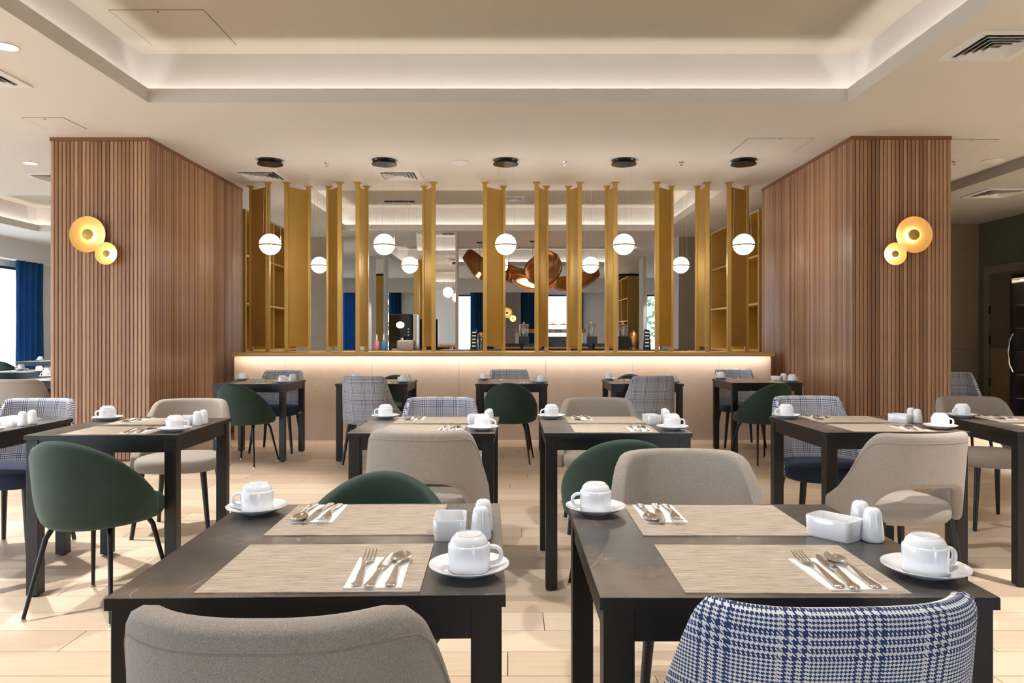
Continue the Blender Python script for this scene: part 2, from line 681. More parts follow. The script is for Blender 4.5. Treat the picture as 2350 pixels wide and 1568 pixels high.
# right side walls, door
struct(obj('wall_right', box(X1, X1 + 0.15, Y0, Y1, 0, 3.3), 'green_wall'))
tw = struct(obj('wall_right_end', box(4.35, 7.5, 11.72, 11.85, 0, 3.0), 'subfloor'))
tw.name = 'wall_end'
for k in range(4):
    for r in range(3):
        xa = 4.36 + k * 0.785
        obj('tile', box(xa + 0.003, xa + 0.782, 11.70, 11.72, r * 1.0 + 0.003, r * 1.0 + 0.997), 'taupe_tile', tw)

# left wall with windows, far wall with windows, wall behind the camera with windows
def window(n, axis, pos, a, b, z0, z1, parent_wall, mullions=2):
    """frame bars and panes in a wall opening; axis x: wall plane x=pos, spans y a..b"""
    bm = bmesh.new()
    t = 0.05
    def bar(p0, p1, q0, q1):
        if axis == 'x':
            B(bm, pos - 0.04, pos + 0.04, p0, p1, q0, q1)
        else:
            B(bm, p0, p1, pos - 0.04, pos + 0.04, q0, q1)
    bar(a, b, z0, z0 + t); bar(a, b, z1 - t, z1); bar(a, a + t, z0 + t, z1 - t); bar(b - t, b, z0 + t, z1 - t)
    w = (b - a) / mullions
    for k in range(1, mullions):
        bar(a + k * w - 0.02, a + k * w + 0.02, z0 + t, z1 - t)
    o = struct(obj('window_%d' % n, bm, 'window_frame'))
    for k in range(mullions):
        p0, p1 = a + k * w + 0.05, a + (k + 1) * w - 0.05
        if axis == 'x':
            obj('pane', box(pos - 0.006, pos + 0.006, p0, p1, z0 + t, z1 - t), 'glass', o)
        else:
            obj('pane', box(p0, p1, pos - 0.006, pos + 0.006, z0 + t, z1 - t), 'glass', o)
    return o

def wall_with_holes(name, axis, pos0, pos1, a, b, z1, holes, material):
    bm = bmesh.new()
    def bx_(p0, p1, q0, q1):
        if p1 - p0 < 1e-4 or q1 - q0 < 1e-4:
            return
        if axis == 'x':
            B(bm, pos0, pos1, p0, p1, q0, q1)
        else:
            B(bm, p0, p1, pos0, pos1, q0, q1)
    cur = a
    for h0, h1, hz0, hz1 in sorted(holes):
        bx_(cur, h0, 0, z1)
        bx_(h0, h1, 0, hz0)
        bx_(h0, h1, hz1, z1)
        cur = h1
    bx_(cur, b, 0, z1)
    return struct(obj(name, bm, material))

wl = [(-1.5, 1.5, 0.1, 2.6), (2.6, 5.6, 0.1, 2.6), (6.6, 9.6, 0.1, 2.6), (10.6, 15.3, 0.1, 2.6)]
wall_with_holes('wall_left', 'x', X0 - 0.12, X0, Y0, Y1, 3.2, wl, 'white_paint')
n = 1
for h in wl:
    window(n, 'x', X0 - 0.05, *h, None, 3)
    n += 1
wb = [(-6.5, -4.0, 0.1, 2.72), (-1.78, -1.20, 0.1, 2.6), (1.25, 1.98, 0.1, 2.6), (4.2, 5.1, 0.1, 2.6)]
wall_with_holes('wall_back', 'y', Y1, Y1 + 0.12, X0, X1, 3.2, wb, 'white_paint')
for h in wb:
    window(n, 'y', Y1 + 0.05, *h, None, 1 if h[1] - h[0] < 1 else 2)
    n += 1
wf = [(-8.6, -5.6, 0.1, 2.7), (1.6, 2.9, 0.1, 2.7)]
wall_with_holes('wall_front', 'y', Y0 - 0.12, Y0, X0, X1, 3.2, wf, 'white_paint')
for h in wf:
    window(n, 'y', Y0 - 0.05, *h, None, 3)
    n += 1
# pelmet over the far windows
struct(obj('trim_2', box(X0, 5.47, Y1 - 0.32, Y1 - 0.28, 2.66, 3.12), 'plaster_white'))
# grey slatted wall closing the left dining area
gw = struct(obj('wall_left_end', box(-9.99, -4.4, 16.5, 16.62, 0, 3.12), 'grey_slat'))
gw.name = 'wall_slatted'
bm = bmesh.new()
x = -9.95
while x < -4.5:
    B(bm, x, x + 0.035, 16.475, 16.5, 0.02, 3.1)
    x += 0.055
o = obj('slats', bm, 'grey_slat', gw)
o['kind'] = 'stuff'
gw2 = struct(obj('wall_panel', box(-0.15, 0.36, Y1 - 0.30, Y1 - 0.22, 0, 2.66), 'grey_slat'))
bm = bmesh.new()
x = -0.14
while x < 0.34:
    B(bm, x, x + 0.032, Y1 - 0.325, Y1 - 0.30, 0.02, 2.64)
    x += 0.05
o = obj('slats', bm, 'grey_slat', gw2)
o['kind'] = 'stuff'

# ground and hedge outside
struct(obj('ground_outside', box(-60, 60, -60, 80, -0.35, -0.3), 'paving'))

# --- slatted wood walls on both sides of the fins
SLAT_P, SLAT_W, SLAT_D = 0.0385, 0.0315, 0.016
slat_me = None
def slat_at(parent, loc, rz):
    global slat_me
    if slat_me is None:
        o = obj('slat', box(-SLAT_W / 2, SLAT_W / 2, -SLAT_D, 0, 0.02, 3.085, 0.0025, 1), 'slat_wood', parent, loc=loc, rz=rz)
        slat_me = o.data
    else:
        o = inst('slat', slat_me, parent, loc, rz)
    return o
def wood_wall(name, xa, xb, ya, yb, inner):
    """xa..xb outer faces of the slats; inner: +1 when the room side is +x"""
    d = SLAT_D
    b0, b1 = (xa, xb - d) if inner > 0 else (xa + d, xb)
    w = struct(obj(name, box(b0, b1, ya + d, yb, 0, CZ), 'wood_body'))
    nf = int(round((xb - xa) / SLAT_P))
    for k in range(nf):
        slat_at(w, (xa + (k + 0.5) * (xb - xa) / nf, ya + d, 0), 0)
    ns = int(round((yb - ya) / SLAT_P))
    xi = b1 if inner > 0 else b0
    for k in range(ns):
        slat_at(w, (xi, ya + (k + 0.5) * (yb - ya) / ns, 0), pi / 2 if inner > 0 else -pi / 2)
    obj('crown_trim', box(xa - 0.004, xb + 0.004, ya - 0.004, yb, 3.085, CZ), 'wood_trim', w)
    return w
WLX, WRX = -3.466, 3.266
wood_wall('wall_wood_left', -4.42, WLX, 7.04, 9.5, 1)
wood_wall('wall_wood_right', WRX, 4.215, 6.99, 9.5, -1)

# --- stone clad half wall with ledge and strip light
HX0, HX1, HY = -3.21, 3.04, 8.52
hw = struct(obj('wall_low', box(HX0, HX1, HY + 0.02, 9.62, 0, 0.955), 'wall_stone'))
js = [HX0, -2.616, -1.603, -0.59, 0.42, 1.43, 2.434, HX1]
for a, b in zip(js, js[1:]):
    obj('panel', box(a + 0.0015, b - 0.0015, HY, HY + 0.02, 0.0, 0.955, 0.001, 1), 'wall_stone', hw)
led_ledge = empty('bar_ledge', (0, 9.0, 0.955))
led_ledge.name = 'trim_3'
struct(led_ledge, 'long brass ledge capping the stone half wall below the fins')
obj('ledge_top', box(HX0 + 0.02, HX1, 8.40 - 9.0, 9.62 - 9.0, 0.04, 0.062, 0.002, 1), 'ledge', led_ledge)
obj('fascia', box(HX0 + 0.02, HX1, 8.40 - 9.0, 8.412 - 9.0, 0.022, 0.04), 'ledge', led_ledge)
obj('plinth', box(HX0, HX1, 8.53 - 9.0, 9.6 - 9.0, 0.0, 0.04), 'wall_stone', led_ledge)
st = obj('strip_light', box(HX0 + 0.03, HX1 - 0.02, 8.417, 8.433, 0.986, 0.9945), 'ledge_led')
tag(st, 'glowing strip light under the brass ledge above the stone panels', 'light strip')

# --- brass fins between ledge and ceiling
FINS = [(-3.007, -3.297), (-2.773, -2.568), (-2.115, -2.313), (-1.89, -1.829), (-0.948, -1.092), (-0.309, -0.081), (0.333, 0.467), (0.869, 0.748), (1.311, 1.237), (1.828, 2.06), (2.454, 2.391), (2.725, 3.019)]
FY, RY = 9.10, 9.34
LT = 1.017
ORD = ['first', 'second', 'third', 'fourth', 'fifth', 'sixth', 'seventh', 'eighth', 'ninth', 'tenth', 'eleventh', 'twelfth']
for k, (xf, xr) in enumerate(FINS):
    e = empty('brass_fin', (0, 0, LT))
    tag(e, 'tall brass fin between ledge and ceiling, %s from the left' % ORD[k], 'fin', 'brass fins on the ledge')
    hh = CZ - LT
    for px, py in ((xf, FY), (xr, RY)):
        o = obj('post', box(px - 0.026, px + 0.026, py - 0.02, py + 0.02, 0, hh - 0.004, 0.002, 1), 'gold', e)
        obj('flange', box(px - 0.045, px + 0.045, py - 0.04, py + 0.04, hh - 0.008, hh), 'gold', o)
    dx, dy = xr - xf, RY - FY
    L = sqrt(dx * dx + dy * dy)
    mt = Matrix.Translation(((xf + xr) / 2, (FY + RY) / 2, 0)) @ Matrix.Rotation(math.atan2(dy, dx), 4, 'Z')
    bm = B(bmesh.new(), -L / 2, L / 2, -0.011, 0.011, 0.062, hh - 0.055, 0.002, mt, 1)
    obj('panel', bm, 'gold', e)

# --- brass shelf units on both sides of the room behind
def shelf_unit(xo, sgn, label):
    """open side faces the middle; sgn=+1: stands on the right"""
    e = empty('shelf_unit', (xo, 9.55, 0))
    tag(e, label, 'shelf')
    D, L, H = 0.36, 2.28, 2.87
    f = lambda a, b: (a, b) if sgn > 0 else (-b, -a)
    xa, xb = f(0, D)
    for yy in (0, 1.13, L - 0.03):
        obj('side_panel', box(xa, xb, yy, yy + 0.03, 0, H, 0.002, 1), 'gold', e)
    for z in (0.05, 0.99, 1.62, 2.25, H - 0.03):
        obj('shelf_board', box(xa, xb, 0.03, L - 0.03, z, z + 0.028, 0.002, 1), 'gold', e)
    ba, bb = f(D - 0.015, D)
    obj('back_panel', box(ba, bb, 0, L, 0, H), 'gold_dark', e)
    return e
shelf_unit(3.245, 1, 'brass open shelving behind the fins on the right')
shelf_unit(-3.445, -1, 'brass open shelving behind the fins on the left')

# --- globe pendants
def make_pendant():
    e = empty('pendant_lamp', (0, 0, CZ))
    dz = 2.205 - CZ
    bm = bmesh.new()
    lathe(bm, [(0.128, 0.0), (0.13, -0.006), (0.118, -0.022), (0.138, -0.044), (0.136, -0.05), (0.05, -0.052)], 40)
    obj('canopy', bm, 'black_plastic', e, smooth=40)
    R = 0.113
    for nm, s0, s1 in (('upper_globe', 0.06, 0.5), ('lower_globe', 0.53, 0.985)):
        prof = []
        for q in range(15):
            a = pi * (s0 + (s1 - s0) * q / 14)
            prof.append((max(0.003, R * sin(a)), dz + R * cos(a)))
        obj(nm, lathe(bmesh.new(), prof, 36), 'globe', e, smooth=60)
    bm = lathe(bmesh.new(), [(R * 0.9, dz - 0.019), (R * 1.05, dz - 0.018), (R * 1.05, dz - 0.002), (R * 0.9, dz - 0.001)], 40)
    obj('band', bm, 'gold_dark', e, smooth=40)
    for q in range(3):
        a = 2 * pi * q / 3 + 0.5
        bm = tube(bmesh.new(), [(0.09 * cos(a), 0.09 * sin(a), -0.05), (R * 1.02 * cos(a), R * 1.02 * sin(a), dz - 0.008)], 0.0012, 5)
        obj('wire', bm, 'steel', e)
    return e
pd = make_pendant()
rows = [(7.95, [-2.603, -1.363, -0.044, 1.238, 2.539], 'in front of the fins'), (10.26, [-2.669, -1.401, -0.14, 1.131, 2.398], 'behind the fins')]
first = True
for yy, xs, where in rows:
    for k, x in enumerate(xs):
        o = pd if first else copy_tree(pd)
        first = False
        o.location = (x, yy, CZ if yy < 9 else TZ)
        tag(o, 'white globe pendant with metal band %s, %s from the left' % (where, ORD[k]), 'lamp', 'globe pendants')
        if yy > 9:
            # longer wires below the raised tray
            for ch in o.children:
                nm = ch.name.split('.')[0]
                if nm in ('upper_globe', 'lower_globe', 'band'):
                    ch.location.z = -(TZ - CZ)
                elif nm == 'wire':
                    s = (0.86 + TZ - CZ) / 0.86
                    ch.scale.z = s
                    ch.location.z = 0.05 * (s - 1)

# --- ceiling fittings
def diffuser(loc, w, label, scale_z=1):
    e = empty('air_diffuser', loc)
    tag(e, label, 'air vent', 'square ceiling diffusers')
    h = w / 2
    bm = bmesh.new()
    def ring(o, i, z0, z1):
        B(bm, -o, o, i, o, z0, z1); B(bm, -o, o, -o, -i, z0, z1)
        B(bm, -o, -i, -i, i, z0, z1); B(bm, i, o, -i, i, z0, z1)
    ring(h, h * 0.76, -0.012, 0)
    obj('frame', bm, 'plaster_white', e)
    obj('duct', box(-h * 0.76, h * 0.76, -h * 0.76, h * 0.76, -0.004, -0.001), 'black_plastic', e)
    for q in range(4):
        o = h * (0.70 - 0.155 * q)
        i = o - h * 0.10
        bm = bmesh.new()
        zo, zi = -0.004, -0.024
        vo = [bm.verts.new((sx * o, sy * o, zi)) for sx, sy in ((-1, -1), (1, -1), (1, 1), (-1, 1))]
        vi = [bm.verts.new((sx * i, sy * i, zo)) for sx, sy in ((-1, -1), (1, -1), (1, 1), (-1, 1))]
        vo2 = [bm.verts.new(v.co + Vector((0, 0, 0.003))) for v in vo]
        vi2 = [bm.verts.new(v.co + Vector((0, 0, 0.003))) for v in vi]
        for a in range(4):
            b = (a + 1) % 4
            bm.faces.new((vo[a], vo[b], vi[b], vi[a]))
            bm.faces.new((vo2[a], vi2[a], vi2[b], vo2[b]))
            bm.faces.new((vo[a], vo2[a], vo2[b], vo[b]))
            bm.faces.new((vi[a], vi[b], vi2[b], vi2[a]))
        obj('louvre', bm, 'plaster_white', e)
    return e
diffuser((3.20, 4.81, CZ), 0.50, 'large white square air diffuser near the top right corner')
diffuser((-3.93, 5.33, CZ), 0.56, 'white square air diffuser at the left edge under the downlight')
diffuser((-2.95, 8.69, CZ), 0.56, 'white square air diffuser above the left end fin')
diffuser((-1.31, 8.69, CZ), 0.52, 'white square air diffuser beside the second black lamp canopy')
diffuser((-5.45, 8.85, CZ), 0.56, 'white square air diffuser left of the left wood column')
diffuser((6.08, 9.15, 3.0), 0.56, 'white square air diffuser in the dark ceiling on the right')
diffuser((0.05, 12.55, TZ), 0.4, 'small white air diffuser in the tray behind the fins')

e = empty('slot_diffuser', (-1.93, 12.8, TZ))
tag(e, 'black linear air slot in the ceiling tray behind the fins', 'air vent')
obj('slot', box(-0.26, 0.26, -0.05, 0.05, -0.02, 0), 'black_plastic', e)
obj('frame', box(-0.30, -0.26, -0.08, 0.08, -0.012, 0), 'plaster_white', e)

# recessed downlights (each lamp carries its own beam)
def downlight(loc, label, watts=DOWN_W, ang=76):
    e = empty('downlight', loc)
    tag(e, label, 'light', 'recessed downlights')
    bm = bmesh.new()
    lathe(bm, [(0.075, 0.0), (0.078, -0.004), (0.066, -0.006), (0.062, 0.0)], 28, None, False, False)
    obj('rim', bm, 'plaster_white', e, smooth=40)
    obj('lens', lathe(bmesh.new(), [(0.062, -0.0005), (0.060, -0.002), (0.01, -0.0025)], 28), 'disc', e)
    ld = bpy.data.lights.new('beam', 'SPOT')
    ld.energy = watts
    ld.color = (1.0, 0.955, 0.905)
    ld.spot_size = radians(ang)
    ld.spot_blend = 0.25
    ld.shadow_soft_size = 0.045
    lo = bpy.data.objects.new('beam', ld)
    lo.location = (0, 0, -0.02)
    link(lo, e)
    return e
DL = [(-3.32, 4.83, 'round downlight in the ceiling left of the tray'), (-5.29, 8.08, 'round downlight left of the left wood column')]
hid = [(-3.32, 2.4, CZ, 'left of the nearest tray, second'),
       (3.2, 2.4, CZ, 'right of the nearest tray, second'),
       (-6.0, 4.8, CZ, 'over the left dining area'), (-6.0, 2.0, CZ, 'over the left dining area, nearer'), (-7.2, 7.6, CZ, 'near the left windows'), (-7.2, 14.6, CZ, 'near the blue curtain at left'),
       (-4.0, 15.0, CZ, 'behind the left grey pier'), (0.6, 14.5, CZ, 'over the copper petal lamps'), (3.9, 15.0, CZ, 'behind the right grey pier'),
       (-2.0, 21.5, CZ, 'by the far windows, left'), (2.0, 21.5, CZ, 'by the far windows, right'), (5.0, 3.5, CZ, 'over the right dining area'),
       (6.5, 6.4, 3.0, 'in the right side ceiling'), (6.5, 3.0, 3.0, 'in the right side ceiling, nearer'), (6.65, 8.4, 3.0, 'added as fill in the right side ceiling, before the fridge'),  # unseen downlights, added to brighten the dark right side
       (-2.0, 10.7, TZ, 'added as fill inside the tray behind the fins, left'), (0.3, 10.7, TZ, 'added as fill inside the tray behind the fins, middle'), (2.1, 10.7, TZ, 'added as fill inside the tray behind the fins, right'),  # added out of sight above the tray edge to lift the back room
       (-1.3, 3.9, TZ, 'inside the nearest tray, far left'), (1.2, 3.9, TZ, 'inside the nearest tray, far right'),
       (-0.9, 2.1, TZ, 'inside the nearest tray, near left'), (1.0, 2.1, TZ, 'inside the nearest tray, near right')]
for x, y, lb in DL:
    downlight((x, y, CZ), lb, DOWN_W * 1.7)
for x, y, z, where in hid:
    downlight((x, y, z), 'round downlight ' + where, DOWN_W * (2.5 if z == 3.0 else 0.65 if z == TZ and y < 5 else 1.7 if y < 3 else 1.0))

def small_disc(name, loc, r, h, label, cat, group=None):
    e = empty(name, loc)
    tag(e, label, cat, group)
    obj('base', lathe(bmesh.new(), [(r, 0), (r, -h * 0.45), (r * 0.92, -h * 0.6)], 24), 'plaster_white', e, smooth=40)
    obj('cover', lathe(bmesh.new(), [(r * 0.8, -h * 0.6), (r * 0.7, -h), (0.004, -h)], 24), 'plaster_white', e, smooth=40)
small_disc('smoke_detector', (-0.54, 8.015, CZ), 0.09, 0.03, 'white round smoke detector beside the middle lamp canopy', 'detector')
small_disc('ceiling_speaker', (5.25, 7.96, CZ), 0.11, 0.02, 'white round ceiling speaker right of the right wood column', 'speaker')
for k, (x, y) in enumerate(((-2.02, 8.075), (0.607, 8.035), (1.884, 8.035), (4.866, 8.015))):
    e = empty('sprinkler', (x, y, CZ))
    tag(e, 'small chrome ceiling sprinkler, %s from the left' % ORD[k], 'sprinkler', 'ceiling sprinklers')
    obj('escutcheon', lathe(bmesh.new(), [(0.028, 0), (0.024, -0.005)], 16), 'chrome', e)
    obj('head', lathe(bmesh.new(), [(0.006, -0.005), (0.006, -0.03), (0.02, -0.032), (0.02, -0.035)], 12), 'chrome', e)
def hatch(x0, x1, y0, y1, z, label, paint='plaster'):
    cx, cy = (x0 + x1) / 2, (y0 + y1) / 2
    e = empty('access_hatch', (cx, cy, z))
    tag(e, label, 'hatch')
    bm = bmesh.new()
    a, b, t = (x1 - x0) / 2, (y1 - y0) / 2, 0.006
    B(bm, -a, a, b - t, b, -0.002, 0); B(bm, -a, a, -b, -b + t, -0.002, 0)
    B(bm, -a, -a + t, -b, b, -0.002, 0); B(bm, a - t, a, -b, b, -0.002, 0)
    obj('shadow_gap', bm, 'door_grey', e)
    obj('lid', box(-a + t, a - t, -b + t, b - t, -0.003, 0), paint, e)
    obj('lock', lathe(bmesh.new(), [(0.01, -0.003), (0.01, -0.006)], 12, Matrix.Translation((0, -b + 0.03, 0))), 'door_grey', e)
hatch(-2.90, -2.21, 5.286, 5.926, TZ, 'flush access hatch in the nearest ceiling tray, top left', 'tray_paint')
hatch(-4.27, -3.90, 6.40, 6.76, CZ, 'small flush access hatch in front of the left wood column')
hatch(2.30, 2.94, 7.06, 7.67, CZ, 'flush access hatch beside the right wood wall')
hatch(4.25, 4.75, 7.1, 7.6, CZ, 'flush access hatch right of the right wood column')

# --- wall sconces: two brass dishes
def sconce(x, y, z, sx, label, k=1.0, dx=0.19, dz=-0.185):
    e = empty('wall_sconce', (x, y, z))
    tag(e, label, 'wall lamp', 'double dish wall sconces')
    for R, ox, oz, oy in ((0.175 * k, 0, 0, -0.045), (0.108 * k, sx * dx * k, dz * k, -0.065)):
        mt = Matrix.Translation((ox, oy, oz)) @ Matrix.Rotation(pi / 2, 4, 'X')
        prof = [(0.25 * R, -0.03), (0.6 * R, -0.022), (0.9 * R, -0.004), (R, 0.012), (0.985 * R, 0.016), (0.88 * R, 0.002), (0.6 * R, -0.014), (0.25 * R, -0.022)]
        d = obj('dish', lathe(bmesh.new(), prof, 48, mt, True, True), 'dish_gold', e, smooth=60)
        obj('stem', lathe(bmesh.new(), [(0.02, -0.06 - oy * 0), (0.02, -0.02)], 16, mt), 'gold', d)
        obj('bulb', lathe(bmesh.new(), [(0.24 * R, -0.020), (0.25 * R, 0.002)], 28, mt), 'bulb', d)
        obj('cap', lathe(bmesh.new(), [(0.02, 0.002), (0.30 * R, 0.004), (0.29 * R, 0.016), (0.12 * R, 0.024), (0.004, 0.026)], 32, mt), 'gold', d, smooth=50)
    obj('wall_plate', box(-0.04, 0.04, -0.03, 0.0, -0.04, 0.04, 0.004), 'gold', e)
    return e
sconce(-4.03, 7.04, 2.18, 1, 'brass double dish sconce glowing on the left wood column')
sconce(3.83, 6.99, 2.17, -1, 'brass double dish sconce glowing on the right wood column')
sconce(-9.15, 16.47, 1.97, 1, 'brass dish sconce on the far grey slatted wall at left')
sconce(-0.09, Y1 - 0.33, 1.98, 1, 'small glowing double sconce on grey slats seen between the fins')

# ------------------------------------------------------------------ tables
TW, TL, TH = 0.70, 0.71, 0.75
def make_table():
    e = empty('dining_table')
    obj('table_top', box(-TW / 2, TW / 2, -TL / 2, TL / 2, TH - 0.022, TH - 0.002), 'black_wood', e)
    obj('stone_surface', box(-TW / 2, TW / 2, -TL / 2, TL / 2, TH - 0.002, TH, 0.0008, 1), 'table_stone', e)
    h = TH - 0.022
    i, w = 0.007, 0.055
    for sx in (-1, 1):
        for sy in (-1, 1):
            cx, cy = sx * (TW / 2 - i - w / 2), sy * (TL / 2 - i - w / 2)
            lg = obj('leg', box(cx - w / 2, cx + w / 2, cy - w / 2, cy + w / 2, 0.008, h, 0.002, 1), 'black_wood', e)
            obj('glide', lathe(bmesh.new(), [(0.018, 0), (0.018, 0.009)], 12, Matrix.Translation((cx, cy, 0))), 'black_plastic', lg)
    for s in (-1, 1):
        yy = s * (TL / 2 - i - 0.016)
        obj('apron', box(-TW / 2 + i + w, TW / 2 - i - w, yy - 0.011, yy + 0.011, h - 0.06, h), 'black_wood', e)
        xx = s * (TW / 2 - i - 0.016)
        obj('apron', box(xx - 0.011, xx + 0.011, -TL / 2 + i + w, TL / 2 - i - w, h - 0.06, h), 'black_wood', e)
    return e

# ------------------------------------------------------------------ chairs (face +y, back at -y)
def wooden_legs(e, xf=0.175, yf=0.165, xr=0.165, yr=-0.165, z=0.40, sp=0.045):
    for sx in (-1, 1):
        leg(e, (sx * xf, yf, z), (sx * (xf + sp), yf + sp * 0.9, 0), 0.019, 0.0115, 'black_wood')
        leg(e, (sx * xr, yr, z), (sx * (xr + sp), yr - sp * 1.3, 0), 0.019, 0.0115, 'black_wood')

def make_beige():
    e = empty('beige_chair')
    def plan(u, z):
        th = u * radians(108)
        t = (z - 0.42) / 0.37
        s = sin(th)
        x = (0.268 - 0.024 * t) * math.copysign(abs(s) ** 0.82, s)
        y = 0.0 - 0.225 * cos(th) - 0.06 * t
        return x, y
    def zt(u):
        a = abs(u)
        T = [(0, .798), (.42, .798), (.50, .790), (.56, .765), (.62, .710), (.69, .625), (.79, .545), (1.01, .462)]
        for (a0, z0), (a1, z1) in zip(T, T[1:]):
            if a <= a1:
                return z0 + (z1 - z0) * (a - a0) / (a1 - a0)
        return .462
    def zb(u):
        a = abs(u) / 0.46
        return 0.385 + (0.175 * (1 - a ** 3.2) ** 0.5 if a < 1 else 0)
    back = shell('backrest', 'beige', e, plan, zb, zt, 0.05, 64, 9, 1)
    # welt seam on the outside, below the top edge
    pts = []
    for i in range(41):
        u = -0.66 + 1.32 * i / 40
        z = zt(u) - 0.040 - 0.01 * abs(u)
        x, y = plan(u, z)
        x2, y2 = plan(u + 0.01, z)
        nn = Vector((y2 - y, -(x2 - x), 0)).normalized()
        pts.append(Vector((x, y, z)) + nn * 0.0245)
    obj('seam', tube(bmesh.new(), pts, 0.0022, 6), 'beige_seam', back, smooth=True)
    cushion('seat', 'beige', e, 0.245, 0.245, -0.215, 0.385, 0.468, 2.9)
    wooden_legs(e)
    return e

def make_check():
    e = empty('check_chair')
    def plan(u, z):
        th = u * radians(103)
        t = max(-0.1, (z - 0.42) / 0.41)
        s = sin(th)
        x = (0.266 - 0.045 * t) * math.copysign(abs(s) ** 0.62, s)
        ry = 0.235 - 0.07 * t
        y = 0.015 - 0.225 + (0.225 - 0.0) * 0 + ry * (1 - cos(th)) - 0.075 * t
        return x, y
    def zt(u):
        a = abs(u)
        T = [(0, .838), (.50, .838), (.545, .820), (.58, .745), (.625, .655), (.71, .57), (.84, .512), (1.01, .47)]
        for (a0, z0), (a1, z1) in zip(T, T[1:]):
            if a <= a1:
                return z0 + (z1 - z0) * (a - a0) / (a1 - a0)
        return .47
    def zb(u):
        return 0.375 + 0.02 * abs(u) ** 2
    shell('backrest', 'check', e, plan, zb, zt, 0.042, 72, 9, 1)
    cushion('seat', 'navy', e, 0.245, 0.250, -0.20, 0.382, 0.470, 3.2)
    wooden_legs(e)
    return e

def make_green():
    e = empty('green_chair')
    def plan(u, z):
        th = u * radians(98)
        t = (z - 0.40) / 0.38
        k = 0.90 + 0.10 * min(1.0, max(0.0, t / 0.28)) ** 0.6
        x = (0.238 - 0.008 * max(0, t)) * k * sin(th)
        y = 0.02 - 0.245 * k * cos(th) - 0.055 * t
        return x, y
    def zt(u):
        c = max(0.0, cos(u * pi / 2))
        return 0.455 + 0.325 * c ** 0.72
    def zb(u):
        return 0.385 + 0.03 * abs(u) ** 2
    shell('backrest', 'green', e, plan, zb, zt, 0.045, 44, 8, 1)
    cushion('seat', 'green', e, 0.228, 0.265, -0.205, 0.385, 0.475, 2.4, dome=0.02)
    for sx in (-1, 1):
        for sy in (-1, 1):
            pts = [(sx * 0.12, sy * 0.11, 0.392), (sx * 0.135, sy * 0.13, 0.375), (sx * 0.15, sy * 0.15, 0.335), (sx * 0.20, sy * 0.215, 0.012)]
            lg = obj('leg', tube(bmesh.new(), pts, [0.012, 0.012, 0.0115, 0.008], 10), 'black_metal', e, smooth=50)
            obj('glide', lathe(bmesh.new(), [(0.013, 0), (0.013, 0.005), (0.008, 0.014)], 12, Matrix.Translation((sx * 0.20, sy * 0.215, 0))), 'steel', lg)
    return e

# ------------------------------------------------------------------ tableware
def make_cup():
    e = empty('coffee_cup')
    prof = [(0.034, 0.0), (0.0395, 0.0), (0.0405, 0.002), (0.0408, 0.046), (0.0396, 0.0495), (0.0372, 0.0505), (0.0362, 0.054), (0.0335, 0.0605), (0.0285, 0.0655), (0.0262, 0.0665), (0.0255, 0.0685), (0.0235, 0.0690), (0.0225, 0.0665), (0.004, 0.0655)]
    obj('cup_body', lathe(bmesh.new(), prof, 40), 'porcelain', e, smooth=50)
    pts = []
    for k in range(13):
        a = -pi / 2 + pi * k / 12
        ca = max(0, cos(a)) ** 0.75
        pts.append((0.038 + 0.024 * ca, 0, 0.026 + 0.0165 * math.copysign(abs(sin(a)) ** 0.8, sin(a))))
    bm = tube(bmesh.new(), pts, 0.0042, 10)
    for v in bm.verts:
        v.co.y *= 1.5
    obj('handle', bm, 'porcelain', e, smooth=60)
    return e
def saucer_mesh():
    prof = [(0.030, 0.0), (0.033, 0.0), (0.036, 0.003), (0.058, 0.0085), (0.0745, 0.0175), (0.0775, 0.0195), (0.0772, 0.0210), (0.0735, 0.0200), (0.056, 0.0125), (0.042, 0.0085), (0.028, 0.0078), (0.004, 0.0078)]
    return lathe(bmesh.new(), prof, 48)
def make_shaker():
    e = empty('shaker')
    prof = [(0.021, 0), (0.0235, 0.002), (0.0242, 0.008), (0.0225, 0.03), (0.0195, 0.055), (0.0182, 0.064), (0.0150, 0.0715), (0.009, 0.075), (0.002, 0.0757)]
    obj('shaker_body', lathe(bmesh.new(), prof, 28), 'porcelain', e, smooth=60)
    bm = bmesh.new()
    for k in range(3):
        lathe(bm, [(0.0012, 0.0752 - (0.0006 if k else 0)), (0.0012, 0.0760)], 6, Matrix.Translation((0.004 * (k - 1), 0, 0)))
    obj('holes', bm, 'door_grey', e)
    return e
def sugar_box_mesh():
    bm = bmesh.new()
    w, d, h, t = 0.037, 0.054, 0.046, 0.005
    def loop(a, b, r, z):
        out = []
        for cx, cy, a0 in ((a - r, b - r, 0), (-(a - r), b - r, pi / 2), (-(a - r), -(b - r), pi), (a - r, -(b - r), 1.5 * pi)):
            for q in range(5):
                an = a0 + pi / 2 * q / 4
                out.append(bm.verts.new((cx + r * cos(an), cy + r * sin(an), z)))
        return out
    L = [loop(w * 0.93, d * 0.95, 0.012, 0), loop(w * 0.96, d * 0.97, 0.013, 0.003), loop(w, d, 0.013, h - 0.002), loop(w - 0.001, d - 0.001, 0.013, h), loop(w - t + 0.001, d - t + 0.001, 0.010, h), loop(w - t, d - t, 0.009, h - 0.002), loop(w - t - 0.002, d - t - 0.002, 0.009, 0.007)]
    for a, b in zip(L, L[1:]):
        n = len(a)
        for k in range(n):
            bm.faces.new((a[k], a[(k + 1) % n], b[(k + 1) % n], b[k]))
    bm.faces.new(L[0][::-1])
    bm.faces.new(L[-1])
    return bm
